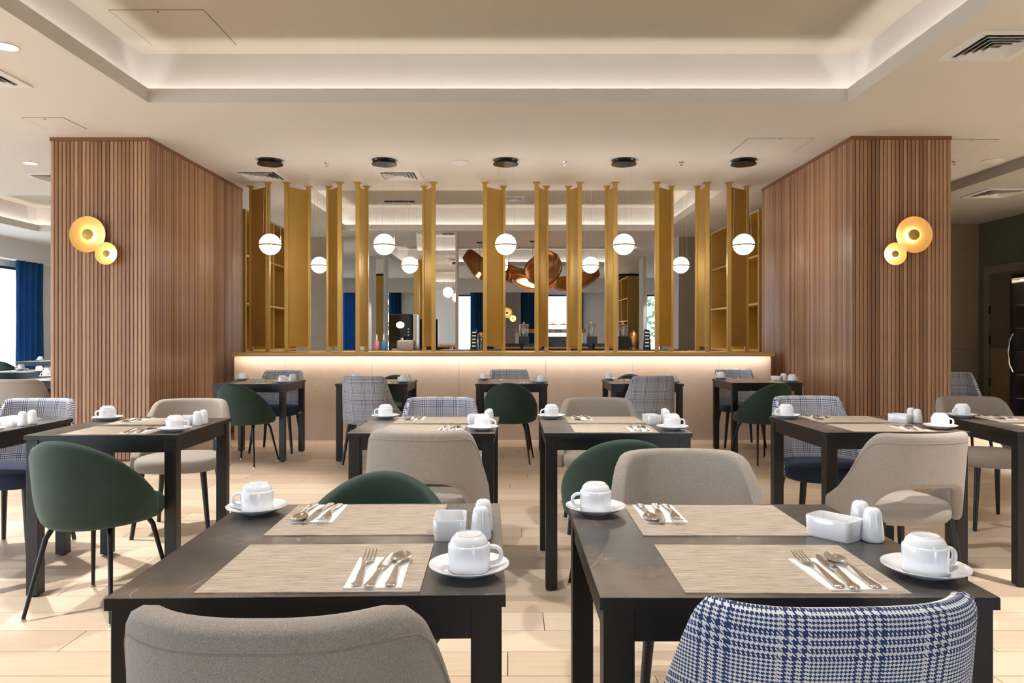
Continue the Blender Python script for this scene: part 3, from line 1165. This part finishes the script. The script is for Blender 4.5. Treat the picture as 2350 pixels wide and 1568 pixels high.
def ribbon(bm, secs):
    """flat piece: secs = (y, half width, z centre, thickness, dip)"""
    N = 6
    rings = []
    for y, hw_, z, th, dip in secs:
        top, bot = [], []
        for q in range(N + 1):
            s = -1 + 2 * q / N
            zz = z - dip * (1 - s * s)
            ed = th * (0.35 + 0.65 * (1 - s * s))
            top.append(bm.verts.new((hw_ * s, y, zz + ed / 2)))
            bot.append(bm.verts.new((hw_ * s, y, zz - ed / 2)))
        rings.append(top + bot[::-1])
    for a, b in zip(rings, rings[1:]):
        n = len(a)
        for k in range(n):
            bm.faces.new((a[k], a[(k + 1) % n], b[(k + 1) % n], b[k]))
    bm.faces.new(rings[0][::-1])
    bm.faces.new(rings[-1])
HANDLE = [(-0.100, 0.0045, 0.0040, 0.003, 0), (-0.098, 0.0088, 0.0042, 0.005, 0), (-0.088, 0.0105, 0.0045, 0.0050, 0), (-0.078, 0.0085, 0.0048, 0.0042, 0), (-0.055, 0.0068, 0.006, 0.0036, 0), (-0.02, 0.0045, 0.010, 0.0036, 0), (0.0, 0.0034, 0.0125, 0.0036, 0)]
def fork_mesh():
    bm = bmesh.new()
    ribbon(bm, HANDLE + [(0.018, 0.0036, 0.012, 0.0034, 0), (0.030, 0.0085, 0.0085, 0.0026, 0.0008), (0.040, 0.0120, 0.0060, 0.0024, 0.001), (0.052, 0.0125, 0.0048, 0.0022, 0.001)])
    for k in range(4):
        x = -0.0106 + 0.00707 * k
        n0 = len(bm.verts)
        bm.verts.ensure_lookup_table()
        ribbon(bm, [(0.050, 0.0023, 0.0045, 0.0021, 0), (0.070, 0.0020, 0.0052, 0.0019, 0), (0.088, 0.0016, 0.0090, 0.0017, 0), (0.100, 0.0009, 0.0125, 0.0012, 0)])
        bm.verts.ensure_lookup_table()
        for v in bm.verts[n0:]:
            v.co.x += x
    return bm
def spoon_mesh():
    bm = bmesh.new()
    secs = HANDLE + [(0.022, 0.0036, 0.011, 0.0032, 0)]
    for k in range(11):
        s = k / 10
        y = 0.030 + 0.066 * s
        w = 0.0205 * (sin(pi * (0.07 + 0.90 * s)) ** 0.62)
        secs.append((y, w, 0.0085 + 0.002 * (2 * s - 1) ** 2, 0.0018, 0.0062 * sin(pi * s) ** 0.8 + 0.0004))
    ribbon(bm, secs)
    return bm
def knife_mesh():
    bm = bmesh.new()
    secs = HANDLE[:-2] + [(-0.02, 0.0062, 0.0075, 0.0048, 0), (-0.004, 0.0060, 0.0075, 0.0050, 0), (0.0, 0.0085, 0.0065, 0.0024, 0), (0.03, 0.0105, 0.005, 0.0020, 0), (0.065, 0.0108, 0.004, 0.0018, 0), (0.090, 0.0085, 0.004, 0.0016, 0), (0.104, 0.0035, 0.004, 0.0012, 0)]
    ribbon(bm, secs)
    return bm

tpl = {}
def first_or_copy(key, maker):
    if key not in tpl:
        tpl[key] = maker()
        return tpl[key]
    return copy_tree(tpl[key])
def mesh_thing(key, name, mk, material, smooth=60):
    def f():
        return obj(name, mk(), material, None, smooth)
    return first_or_copy(key, f)

def put(o, x, y, z, rz):
    o.location = (x, y, z)
    o.rotation_euler = (0, 0, rz)
    return o

def lay_table(tx, ty, rot, tname, box_rot=0.0, near=True, far=True, full=True):
    R = radians(rot)
    t = first_or_copy('table', make_table)
    put(t, tx, ty, 0, R)
    tag(t, 'dark stone topped black dining table, %s' % tname, 'table', 'black dining tables')
    def W(lx, ly):
        return tx + lx * cos(R) - ly * sin(R), ty + lx * sin(R) + ly * cos(R)
    j = lambda a: random.uniform(-a, a)
    places = []
    if near:
        places.append((0, 'near', 0.282, -0.232))
    if far:
        places.append((pi, 'far', -0.285, 0.262))
    for pr, side, cx, cy in places:
        sg = 1 if pr == 0 else -1
        at = '%s place, %s' % (side, tname)
        mx, my = sg * j(0.006), sg * -0.188
        o = mesh_thing('mat', 'placemat', lambda: box(-0.2, 0.2, -0.15, 0.15, 0, 0.002), 'placemat', False)
        x, y = W(mx, my); put(o, x, y, TH, R + pr + j(0.012))
        tag(o, 'beige woven placemat, %s' % at, 'placemat', 'woven placemats')
        nr = j(0.05)
        nx, ny = sg * 0.118 + j(0.01), sg * -0.236
        o = mesh_thing('napkin', 'napkin', lambda: box(-0.052, 0.052, -0.092, 0.092, 0, 0.003), 'napkin', False)
        x, y = W(nx, ny); put(o, x, y, TH + 0.002, R + pr + nr)
        tag(o, 'white folded napkin under cutlery, %s' % at, 'napkin', 'folded napkins')
        for key, mk, ox, oy, word in (('fork', fork_mesh, -0.030, 0.012, 'silver dinner fork'), ('knife', knife_mesh, 0.003, 0.004, 'silver table knife'), ('spoon', spoon_mesh, 0.034, 0.008, 'silver table spoon')):
            rr = R + pr + nr + j(0.03)
            ax = sg * (ox * cos(nr) - oy * sin(nr)); ay = sg * (ox * sin(nr) + oy * cos(nr))
            x, y = W(nx + ax, ny + ay)
            o = mesh_thing(key, 'dinner_' + key, mk, 'steel')
            put(o, x, y, TH + 0.0052 - 0.0012, rr - (0.10 if key == 'knife' else 0.0))
            tag(o, '%s on napkin, %s' % (word, at), key, 'table ' + key + 's')
        x, y = W(cx + j(0.006), cy + j(0.006))
        o = mesh_thing('saucer', 'saucer', saucer_mesh, 'porcelain')
        put(o, x, y, TH, 0)
        tag(o, 'white saucer under a cup, %s' % at, 'saucer', 'white saucers')
        o = first_or_copy('cup', make_cup)
        put(o, x, y, TH + 0.0090, R + pr + j(0.25) + 0.1)
        tag(o, 'white cup upside down on saucer, %s' % at, 'cup', 'upturned coffee cups')
    x, y = W(0.232, 0.035)
    o = mesh_thing('sugar', 'sugar_box', sugar_box_mesh, 'porcelain', 50)
    put(o, x, y, TH, R + radians(box_rot))
    tag(o, 'open white ceramic sachet box, %s' % tname, 'box', 'ceramic sachet boxes')
    for k, (lx, ly, wd) in enumerate(((0.302, 0.0, 'nearer'), (0.307, 0.068, 'farther'))):
        o = first_or_copy('shaker', make_shaker)
        x, y = W(lx, ly)
        put(o, x, y, TH, R + k)
        tag(o, '%s white ceramic shaker of the pair, %s' % (wd, tname), 'shaker', 'salt and pepper shakers')
    return t

TABLES = [
    (-0.367, 1.64, 1.6, 'front left table', 0),
    (0.508, 1.635, 0.0, 'front right table', 38),
    (-2.78, 3.72, 0.5, 'leftmost second-row table', 0),
    (-1.90, 3.735, 1.5, 'second-row table, second from left', 0),
    (-0.415, 3.80, -0.8, 'second-row table, third from left', 0),
    (0.513, 3.81, 0.0, 'second-row table, fourth from left', 10),
    (1.84, 3.84, 1.5, 'second-row table, fifth from left', 35),
    (2.81, 3.83, -5.0, 'rightmost second-row table', 0),
    (-2.50, 7.36, 0.0, 'leftmost table by stone wall', 0),
    (-1.327, 7.38, 0.0, 'second-left table by stone wall', 0),
    (0.017, 7.38, 0.0, 'middle table by stone wall', 0),
    (1.32, 7.38, 0.0, 'second-right table by stone wall', 0),
    (2.53, 7.54, 0.0, 'rightmost table by stone wall', 40),
    (-4.85, 7.85, 0.0, 'table left of the left wood column', 0),
    (-6.3, 9.6, 0.0, 'farther table left of the left column', 0),
    (-8.6, 13.6, 0.0, 'farthest table by the left curtain', 0),
]
for tx, ty, r, nm, br in TABLES:
    lay_table(tx, ty, r, nm, br)

mk = {'beige': make_beige, 'check': make_check, 'green': make_green}
word = {'beige': 'beige fabric chair with cut-out back', 'check': 'glen check chair with navy seat', 'green': 'green velvet shell chair'}
CH = [
    ('beige', -0.368, 1.335, 0, 'back to us at the front left table'),
    ('green', -0.40, 2.06, 180, 'on the far side of the front left table'),
    ('check', 0.462, 1.285, 3, 'back to us at the front right table'),
    ('beige', 0.61, 2.40, 180, 'on the far side of the front right table'),
    ('beige', -0.385, 3.46, -4, 'back to us, third table of the second row'),
    ('check', -0.42, 4.22, 180, 'far side, third table of the second row'),
    ('green', 0.49, 3.33, 0, 'back to us, fourth table of the second row'),
    ('beige', 0.58, 4.66, 180, 'far side, fourth table of the second row'),
    ('green', -1.83, 3.28, -7, 'back to us, second table of the second row'),
    ('beige', -2.05, 4.57, 187, 'far side, second table of the second row'),
    ('check', -2.80, 4.13, 180, 'far side of the leftmost second-row table'),
    ('check', 1.84, 4.31, 180, 'far side, fifth table of the second row'),
    ('beige', 1.745, 3.36, 9, 'back to us, fifth table of the second row'),
    ('beige', 3.10, 4.74, 180, 'far side of the rightmost second-row table'),
    ('green', -2.48, 6.92, -12, 'near side of leftmost table by stone wall'),
    ('check', -2.46, 7.73, 180, 'far side of leftmost table by stone wall'),
    ('check', -1.32, 7.04, -10, 'near side of second table by stone wall'),
    ('green', -1.27, 7.90, 180, 'far side of second table by stone wall'),
    ('green', 0.01, 7.03, -6, 'near side of middle table by stone wall'),
    ('check', -0.01, 7.97, 180, 'far side of middle table by stone wall'),
    ('check', 1.31, 7.12, 10, 'near side of fourth table by stone wall'),
    ('green', 1.37, 8.08, 180, 'far side of fourth table by stone wall'),
    ('green', 2.40, 6.99, 18, 'near side of rightmost table by stone wall'),
    ('check', 2.54, 8.10, 180, 'far side of rightmost table by stone wall'),
    ('beige', -4.74, 7.24, 0, 'back to us left of the left wood column'),
    ('green', -6.5, 9.2, 0, 'near side of farther table at left'),
    ('green', -6.1, 10.2, 170, 'far side of farther table at left'),
    ('green', -8.9, 13.0, 0, 'near side of farthest table by left curtain'),
    ('beige', -8.5, 14.3, 185, 'far side of farthest table by left curtain'),
    ('check', 4.52, 7.35, 170, 'right of the right wood column'),
]
for kind, x, y, r, where in CH:
    o = first_or_copy('chair_' + kind, mk[kind])
    put(o, x, y, 0, radians(r))
    tag(o, '%s, %s' % (word[kind], where), 'chair', kind + ' dining chairs')

# ------------------------------------------------------------------ right side: door, fridge
d = empty('door_1', (X1, 0, 0))
struct(d, 'grey door with small vision panel behind the fridge')
bm = bmesh.new()
B(bm, -0.03, 0.02, 11.42, 11.54, 0, 2.30); B(bm, -0.03, 0.02, 10.30, 10.42, 0, 2.30); B(bm, -0.03, 0.02, 10.42, 11.42, 2.18, 2.30)
obj('door_frame', bm, 'frame_grey', d)
lf = obj('door_leaf', box(-0.012, 0.03, 10.42, 11.42, 0.01, 2.18), 'door_grey', d)
obj('vision_panel', box(-0.018, -0.012, 10.75, 10.95, 1.40, 1.85), 'chrome', lf)
obj('kick_plate', box(-0.016, -0.012, 10.44, 11.40, 0.02, 1.02), 'taupe_tile', lf)
for z in (0.5, 1.15, 1.62):
    obj('hinge', lathe(bmesh.new(), [(0.012, z - 0.06), (0.012, z + 0.06)], 10, Matrix.Translation((-0.03, 11.40, 0))), 'black_metal', lf)
f = empty('display_fridge', (7.18, 9.72, 0))
tag(f, 'tall black glass-fronted drinks fridge by the grey door', 'fridge')
obj('back_panel', box(0.24, 0.27, -0.35, 0.35, 0.05, 2.02), 'black_plastic', f)
for s in (-1, 1):
    obj('side_panel', box(-0.27, 0.24, s * 0.35 - 0.015, s * 0.35 + 0.015, 0.05, 2.02), 'black_gloss', f)
obj('top_panel', box(-0.27, 0.27, -0.365, 0.365, 2.0, 2.06), 'black_gloss', f)
obj('base', box(-0.25, 0.25, -0.34, 0.34, 0.0, 0.12), 'black_plastic', f)
for k in range(5):
    obj('shelf_board', box(-0.22, 0.24, -0.335, 0.335, 0.35 + 0.32 * k, 0.362 + 0.32 * k), 'counter_wood', f)
obj('lamp', box(-0.20, 0.0, -0.30, 0.30, 1.97, 1.985), 'fridge_lamp', f)
fd = obj('glass_door', box(-0.285, -0.275, -0.36, 0.36, 0.12, 2.0), 'glass', f)
obj('handle', tube(bmesh.new(), [(-0.29, 0.30, 0.72), (-0.34, 0.30, 0.82), (-0.36, 0.30, 0.98), (-0.34, 0.30, 1.14), (-0.29, 0.30, 1.24)], 0.014, 10), 'chrome', fd, smooth=50)
obj('door_rail', box(-0.29, -0.27, 0.33, 0.37, 0.12, 2.0), 'black_gloss', fd)
obj('door_rail', box(-0.29, -0.27, -0.37, -0.33, 0.12, 2.0), 'black_gloss', fd)

# ------------------------------------------------------------------ curtains
def curtain(name, axis, pos, a, b, z0, z1, label, folds=5, amp=0.05):
    bm = bmesh.new()
    n = folds * 10
    rows = []
    for j in range(5):
        r = []
        tj = j / 4
        for i in range(n + 1):
            s = i / n
            q = a + (b - a) * s
            off = amp * (0.7 + 0.3 * tj) * sin(2 * pi * folds * s + 0.6 * sin(3 * s + tj))
            z = z0 + (z1 - z0) * tj
            r.append(bm.verts.new((pos + off, q, z) if axis == 'x' else (q, pos + off, z)))
        rows.append(r)
    for A_, B_ in zip(rows, rows[1:]):
        for i in range(n):
            bm.faces.new((A_[i], A_[i + 1], B_[i + 1], B_[i]))
    r = bmesh.ops.solidify(bm, geom=bm.faces[:], thickness=0.008)
    o = obj(name, bm, 'curtain', None, smooth=True)
    tag(o, label, 'curtain', 'blue curtains')
    return o
curtain('curtain', 'x', -9.80, 14.5, 15.4, 0.02, 2.85, 'blue curtain hanging at the left window by grey slats', 5, 0.07)
curtain('curtain', 'y', Y1 - 0.14, -5.6, -4.75, 0.02, 2.9, 'far blue curtain seen between third and fourth fins', 6)
curtain('curtain', 'y', Y1 - 0.14, -4.05, -3.62, 0.02, 2.9, 'far blue curtain above the coffee machine', 4)
curtain('curtain', 'y', Y1 - 0.14, -1.32, -0.55, 0.02, 2.9, 'far blue curtain left of the sixth fin', 6)
curtain('curtain', 'y', Y1 - 0.14, 0.38, 1.28, 0.02, 2.9, 'far blue curtain behind the first glass dispenser', 6)
curtain('curtain', 'y', Y1 - 0.14, 1.95, 2.45, 0.02, 2.9, 'far blue curtain right of the middle window', 4)

# ------------------------------------------------------------------ room behind the fins
def pillar(name, x0, x1, y0, y1, face, label, sidemat='plaster_white', z0=0.0):
    w = struct(obj(name, box(x0, x1, y0, y1, z0, CZ), sidemat), label)
    obj('face_panel', box(x0 + 0.02, x1 - 0.02, y0 - 0.012, y0, z0 + 0.02, CZ - 0.02), face, w)
    return w
pillar('wall_pier_left', -4.3, -3.30, 13.9, 14.5, 'taupe_tile', 'grey pier at the far left of the back room')
pillar('wall_pier_right', 3.19, 4.2, 13.9, 14.5, 'taupe_tile', 'grey pier at the far right of the back room')
pillar('wall_mirror_left', -3.35, -2.74, 16.0, 16.5, 'mirror', 'mirror-faced pier left of the coffee machine')
pillar('wall_mirror_right', 2.36, 3.0, 16.0, 16.5, 'mirror', 'mirror-faced pier on the right of the back room')
mp = pillar('wall_mirror_middle', -1.72, -0.98, 13.45, 14.05, 'mirror', 'mirror-faced pier in the middle of the back room')
obj('gold_frame', box(-1.76, -1.66, 13.40, 13.46, 0.0, 2.6), 'gold', mp)

# buffet counter and everything on it
bc = empty('buffet_counter', (0.9, 12.0, 0))
tag(bc, 'long black buffet counter behind the fins', 'counter')
obj('carcass', box(-2.0, 1.9, -0.3, 0.3, 0.0, 0.95), 'counter_black', bc)
obj('worktop', box(-2.03, 1.93, -0.33, 0.33, 0.95, 0.99, 0.003, 1), 'counter_black', bc)
bc2 = empty('service_counter', (-2.0, 11.7, 0))
tag(bc2, 'low wooden service counter carrying the coffee machine', 'counter')
obj('carcass', box(-0.75, 0.75, -0.28, 0.28, 0.0, 0.95), 'counter_wood', bc2)
obj('worktop', box(-0.78, 0.78, -0.31, 0.31, 0.95, 0.985, 0.003, 1), 'counter_black', bc2)
cm = empty('coffee_machine', (-1.70, 11.62, 0.985))
tag(cm, 'black automatic coffee machine behind the fins', 'coffee machine')
obj('body', box(-0.215, 0.215, 0.0, 0.26, 0, 0.575, 0.012), 'black_gloss', cm)
obj('front_panel', box(-0.215, 0.16, -0.06, 0.0, 0.20, 0.575, 0.012), 'black_gloss', cm)
obj('side_cover', box(0.165, 0.225, -0.06, 0.24, 0.0, 0.57, 0.01), 'steel', cm)
obj('spout', lathe(bmesh.new(), [(0.035, 0.20), (0.035, 0.16), (0.018, 0.11), (0.018, 0.09)], 16, Matrix.Translation((0, -0.05, 0))), 'steel', cm)
obj('drip_tray', box(-0.16, 0.16, -0.10, 0.0, 0.0, 0.03), 'steel', cm)
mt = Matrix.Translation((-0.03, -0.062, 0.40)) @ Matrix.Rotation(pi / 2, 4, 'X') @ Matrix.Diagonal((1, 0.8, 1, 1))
sc_ = obj('front_disc', lathe(bmesh.new(), [(0.062, 0), (0.060, 0.004)], 28, mt), 'globe', cm)  # flat white emissive disc set on the front panel
sc_['label'] = 'round white emissive disc with a dark band'
obj('disc_band', box(-0.095, 0.035, -0.071, -0.062, 0.385, 0.393), 'black_plastic', sc_)
for k in range(3):
    obj('button', lathe(bmesh.new(), [(0.012, 0), (0.012, 0.008)], 12, Matrix.Translation((0.10, -0.06, 0.24 + 0.05 * k)) @ Matrix.Rotation(pi / 2, 4, 'X')), 'chrome', cm)
gb = obj('cloth_bag', box(-0.13, 0.13, -0.06, 0.06, 0, 0.16, 0.03, 3), 'cloth_grey', None, 50, (-1.63, 11.43, 0.985), 0.1)
tag(gb, 'grey crumpled cloth bag in front of the coffee machine', 'bag')
for x, m_, lb in ((-2.09, 'pink', 'pink sauce bottle with pointed cap behind the fins'), (-1.98, 'blue_bottle', 'blue spray bottle beside the pink bottle')):
    e = empty('bottle', (x, 11.5, 0.985))
    tag(e, lb, 'bottle')
    obj('body', lathe(bmesh.new(), [(0.034, 0), (0.036, 0.01), (0.036, 0.13), (0.02, 0.155), (0.014, 0.165)], 20), m_, e, smooth=50)
    obj('cap', lathe(bmesh.new(), [(0.016, 0.165), (0.014, 0.19), (0.006, 0.25), (0.003, 0.255)], 14), 'white_paint', e, smooth=50)

def dispenser(x, k):
    e = empty('cereal_dispenser', (x, 11.95, 0.99))
    tag(e, 'clear glass dispenser jar on a black box, %s from the left' % ORD[k], 'dispenser', 'glass dispensers on the buffet')
    obj('stand', box(-0.088, 0.088, -0.09, 0.09, 0.0, 0.215, 0.004), 'black_plastic', e)
    bm = lathe(bmesh.new(), [(0.062, 0.215), (0.066, 0.22), (0.078, 0.40), (0.074, 0.40), (0.062, 0.226), (0.01, 0.224)], 28)
    obj('jar', bm, 'jar_glass', e, smooth=50)
    ld = obj('lid', lathe(bmesh.new(), [(0.08, 0.40), (0.082, 0.412), (0.03, 0.42), (0.012, 0.425)], 28), 'copper', e, smooth=40)
    obj('knob', lathe(bmesh.new(), [(0.008, 0.425), (0.016, 0.44), (0.010, 0.452), (0.002, 0.455)], 14), 'chrome', ld, smooth=60)
for k, x in enumerate((0.23, 0.705, 0.88, 1.33, 1.845)):
    dispenser(x, k)
def crate(x, k):
    e = empty('serving_crate', (x, 11.78, 0.99))
    tag(e, 'low black serving crate on the buffet, %s from the left' % ORD[k], 'crate', 'black serving crates')
    bm = bmesh.new()
    B(bm, -0.15, 0.15, -0.08, 0.08, 0, 0.008); B(bm, -0.15, 0.15, -0.08, -0.07, 0, 0.10); B(bm, -0.15, 0.15, 0.07, 0.08, 0, 0.10)
    B(bm, -0.15, -0.14, -0.08, 0.08, 0, 0.10); B(bm, 0.14, 0.15, -0.08, 0.08, 0, 0.10)
    obj('bin', bm, 'black_plastic', e)
    obj('price_rail', box(-0.15, 0.15, -0.092, -0.082, 0.02, 0.05), 'counter_wood', e)
for k, x in enumerate((0.02, 0.36, 0.75, 1.10, 1.5)):
    crate(x, k)
def tower(x, y, k):
    e = empty('cup_tower', (x, y, 0.99))
    tag(e, 'black slotted tower rack on the buffet, %s' % ('left one' if k == 0 else 'right one'), 'rack', 'slotted tower racks')
    bm = bmesh.new()
    vs = []
    for z, w in ((0, 0.065), (0.33, 0.04)):
        vs.append([bm.verts.new((sx * w, sy * w, z)) for sx, sy in ((-1, -1), (1, -1), (1, 1), (-1, 1))])
    for q in range(4):
        bm.faces.new((vs[0][q], vs[0][(q + 1) % 4], vs[1][(q + 1) % 4], vs[1][q]))
    bm.faces.new(vs[1]); bm.faces.new(vs[0][::-1])
    obj('body', bm, 'black_plastic', e)
    for q in range(5):
        z = 0.05 + 0.055 * q
        w = 0.065 - 0.025 * z / 0.33
        obj('slot', box(-0.03, 0.03, -w - 0.006, -w + 0.01, z, z + 0.018), 'white_paint', e)
tower(-0.58, 11.9, 0)
tower(2.22, 11.9, 1)
e = empty('drinks_urn', (-0.48, 12.1, 0.99))
tag(e, 'tall glass drinks jug beside the left slotted tower', 'jug')
obj('body', lathe(bmesh.new(), [(0.06, 0), (0.062, 0.2), (0.05, 0.24)], 24), 'jar_glass', e, smooth=50)
obj('lid', lathe(bmesh.new(), [(0.052, 0.24), (0.03, 0.27), (0.006, 0.29)], 24), 'copper', e, smooth=50)
e = empty('copper_urn', (2.03, 12.0, 0.99))
tag(e, 'polished copper urn on the buffet at right', 'urn')
obj('body', lathe(bmesh.new(), [(0.06, 0), (0.05, 0.03), (0.075, 0.08), (0.08, 0.18), (0.06, 0.24)], 28), 'copper', e, smooth=50)
obj('lid', lathe(bmesh.new(), [(0.062, 0.24), (0.045, 0.28), (0.012, 0.30), (0.014, 0.32), (0.003, 0.33)], 24), 'copper', e, smooth=50)
obj('tap', tube(bmesh.new(), [(0, -0.075, 0.08), (0, -0.12, 0.08), (0, -0.12, 0.055)], 0.009, 8), 'chrome', e)
bc3 = empty('side_counter', (2.35, 12.0, 0))
tag(bc3, 'reddish wood end counter at the right of the buffet', 'counter')
obj('carcass', box(0.49, 0.87, -0.3, 0.3, 0.0, 0.98), 'counter_wood', bc3)

ht = empty('high_table', (1.1, 20.0, 0))
tag(ht, 'high orange wood table behind the glass dispensers', 'table')
obj('table_top', box(-0.95, 0.95, -0.35, 0.35, 1.30, 1.40, 0.004, 1), 'orange_wood', ht)
for sx in (-1, 1):
    obj('end_panel', box(sx * 0.9 - 0.04, sx * 0.9 + 0.04, -0.32, 0.32, 0, 1.30), 'white_paint', ht)
# copper petal lamps over the buffet
def petal(x, y, z, L, Wd, rot, label):
    e = empty('petal_lamp', (x, y, CZ))
    tag(e, label, 'lamp', 'copper petal lamps')
    bm = bmesh.new()
    n, m_ = 18, 10
    rows = []
    mt = Matrix.Translation((0, 0, z - CZ)) @ Matrix.Rotation(radians(rot[2]), 4, 'Z') @ Matrix.Rotation(radians(rot[1]), 4, 'Y') @ Matrix.Rotation(radians(rot[0]), 4, 'X')
    for i in range(n + 1):
        s = -1 + 2 * i / n
        w = Wd * (1 - abs(s) ** 2.4) ** 0.5 + 0.01
        r = []
        for j in range(m_ + 1):
            q = -1 + 2 * j / m_
            r.append(bm.verts.new(mt @ Vector((L * s, w * q, 0.55 * Wd * (q * q + 0.9 * s * s)))))
        rows.append(r)
    for a, b in zip(rows, rows[1:]):
        for j in range(m_):
            bm.faces.new((a[j], a[j + 1], b[j + 1], b[j]))
    bmesh.ops.solidify(bm, geom=bm.faces[:], thickness=0.012)
    obj('petal', bm, 'copper', e, smooth=True)
    obj('wire', tube(bmesh.new(), [(0, 0, 0), (0, 0, z - CZ)], 0.003, 6), 'black_metal', e)
    obj('canopy', lathe(bmesh.new(), [(0.06, 0), (0.06, -0.02)], 20), 'black_metal', e)
    obj('bulb', lathe(bmesh.new(), [(0.01, 0.05), (0.035, 0.02), (0.03, -0.01), (0.01, -0.02)], 14, Matrix.Translation((0, 0, z - CZ + 0.04))), 'disc', e)
petal(-0.62, 14.9, 2.42, 0.50, 0.36, (42, 30, 12), 'large copper petal lamp between fifth and sixth fins')
petal(-0.02, 15.2, 2.40, 0.32, 0.26, (-35, 20, 0), 'small copper petal lamp just behind the sixth fin')
petal(0.46, 14.7, 2.13, 0.46, 0.30, (22, 8, -10), 'low copper petal lamp left of the seventh fin')
petal(0.62, 13.7, 2.40, 0.36, 0.30, (72, -40, 10), 'upright copper petal lamp behind the seventh fin')
petal(1.42, 14.9, 2.17, 0.50, 0.34, (30, -14, -20), 'right copper petal lamp behind the eighth fin')

# exit sign in the far right
ex = empty('exit_sign', (3.35, 20.0, 2.03))
tag(ex, 'green glowing exit sign far behind the ninth fin', 'sign')
obj('panel', box(-0.2, 0.2, 0, 0.03, -0.07, 0.07), 'exit_glow', ex)
obj('hanger', box(-0.01, 0.01, 0.01, 0.02, 0.07, CZ - 2.03), 'steel', ex)

# trees beyond the left windows
random.seed(11)
def tree(x, y, h, label):
    e = empty('tree', (x, y, -0.3))
    tag(e, label, 'tree', 'trees outside the windows')
    obj('trunk', tube(bmesh.new(), [(0, 0, 0), (0.05, 0, h * 0.55)], [0.09, 0.05], 8), 'counter_wood', e)
    bm = bmesh.new()
    for k in range(260):
        a, b = random.uniform(0, 2 * pi), random.uniform(-1, 1)
        r = h * 0.30 * random.uniform(0.6, 1) ** 0.5
        c = Vector((r * cos(a) * sqrt(1 - b * b), r * sin(a) * sqrt(1 - b * b), h * 0.65 + r * b * 1.1))
        u = Vector((random.gauss(0, 1), random.gauss(0, 1), random.gauss(0, 1))).normalized()
        v = u.orthogonal().normalized()
        s = 0.13
        bm.faces.new([bm.verts.new(c + u * s), bm.verts.new(c + v * s * 0.6), bm.verts.new(c - u * s), bm.verts.new(c - v * s * 0.6)])
    obj('foliage', bm, 'hedge', e)
tree(-4.6, 28.5, 3.4, 'green tree outside the far window behind the fins')
tree(5.0, 29.0, 3.6, 'green tree outside the far right window')
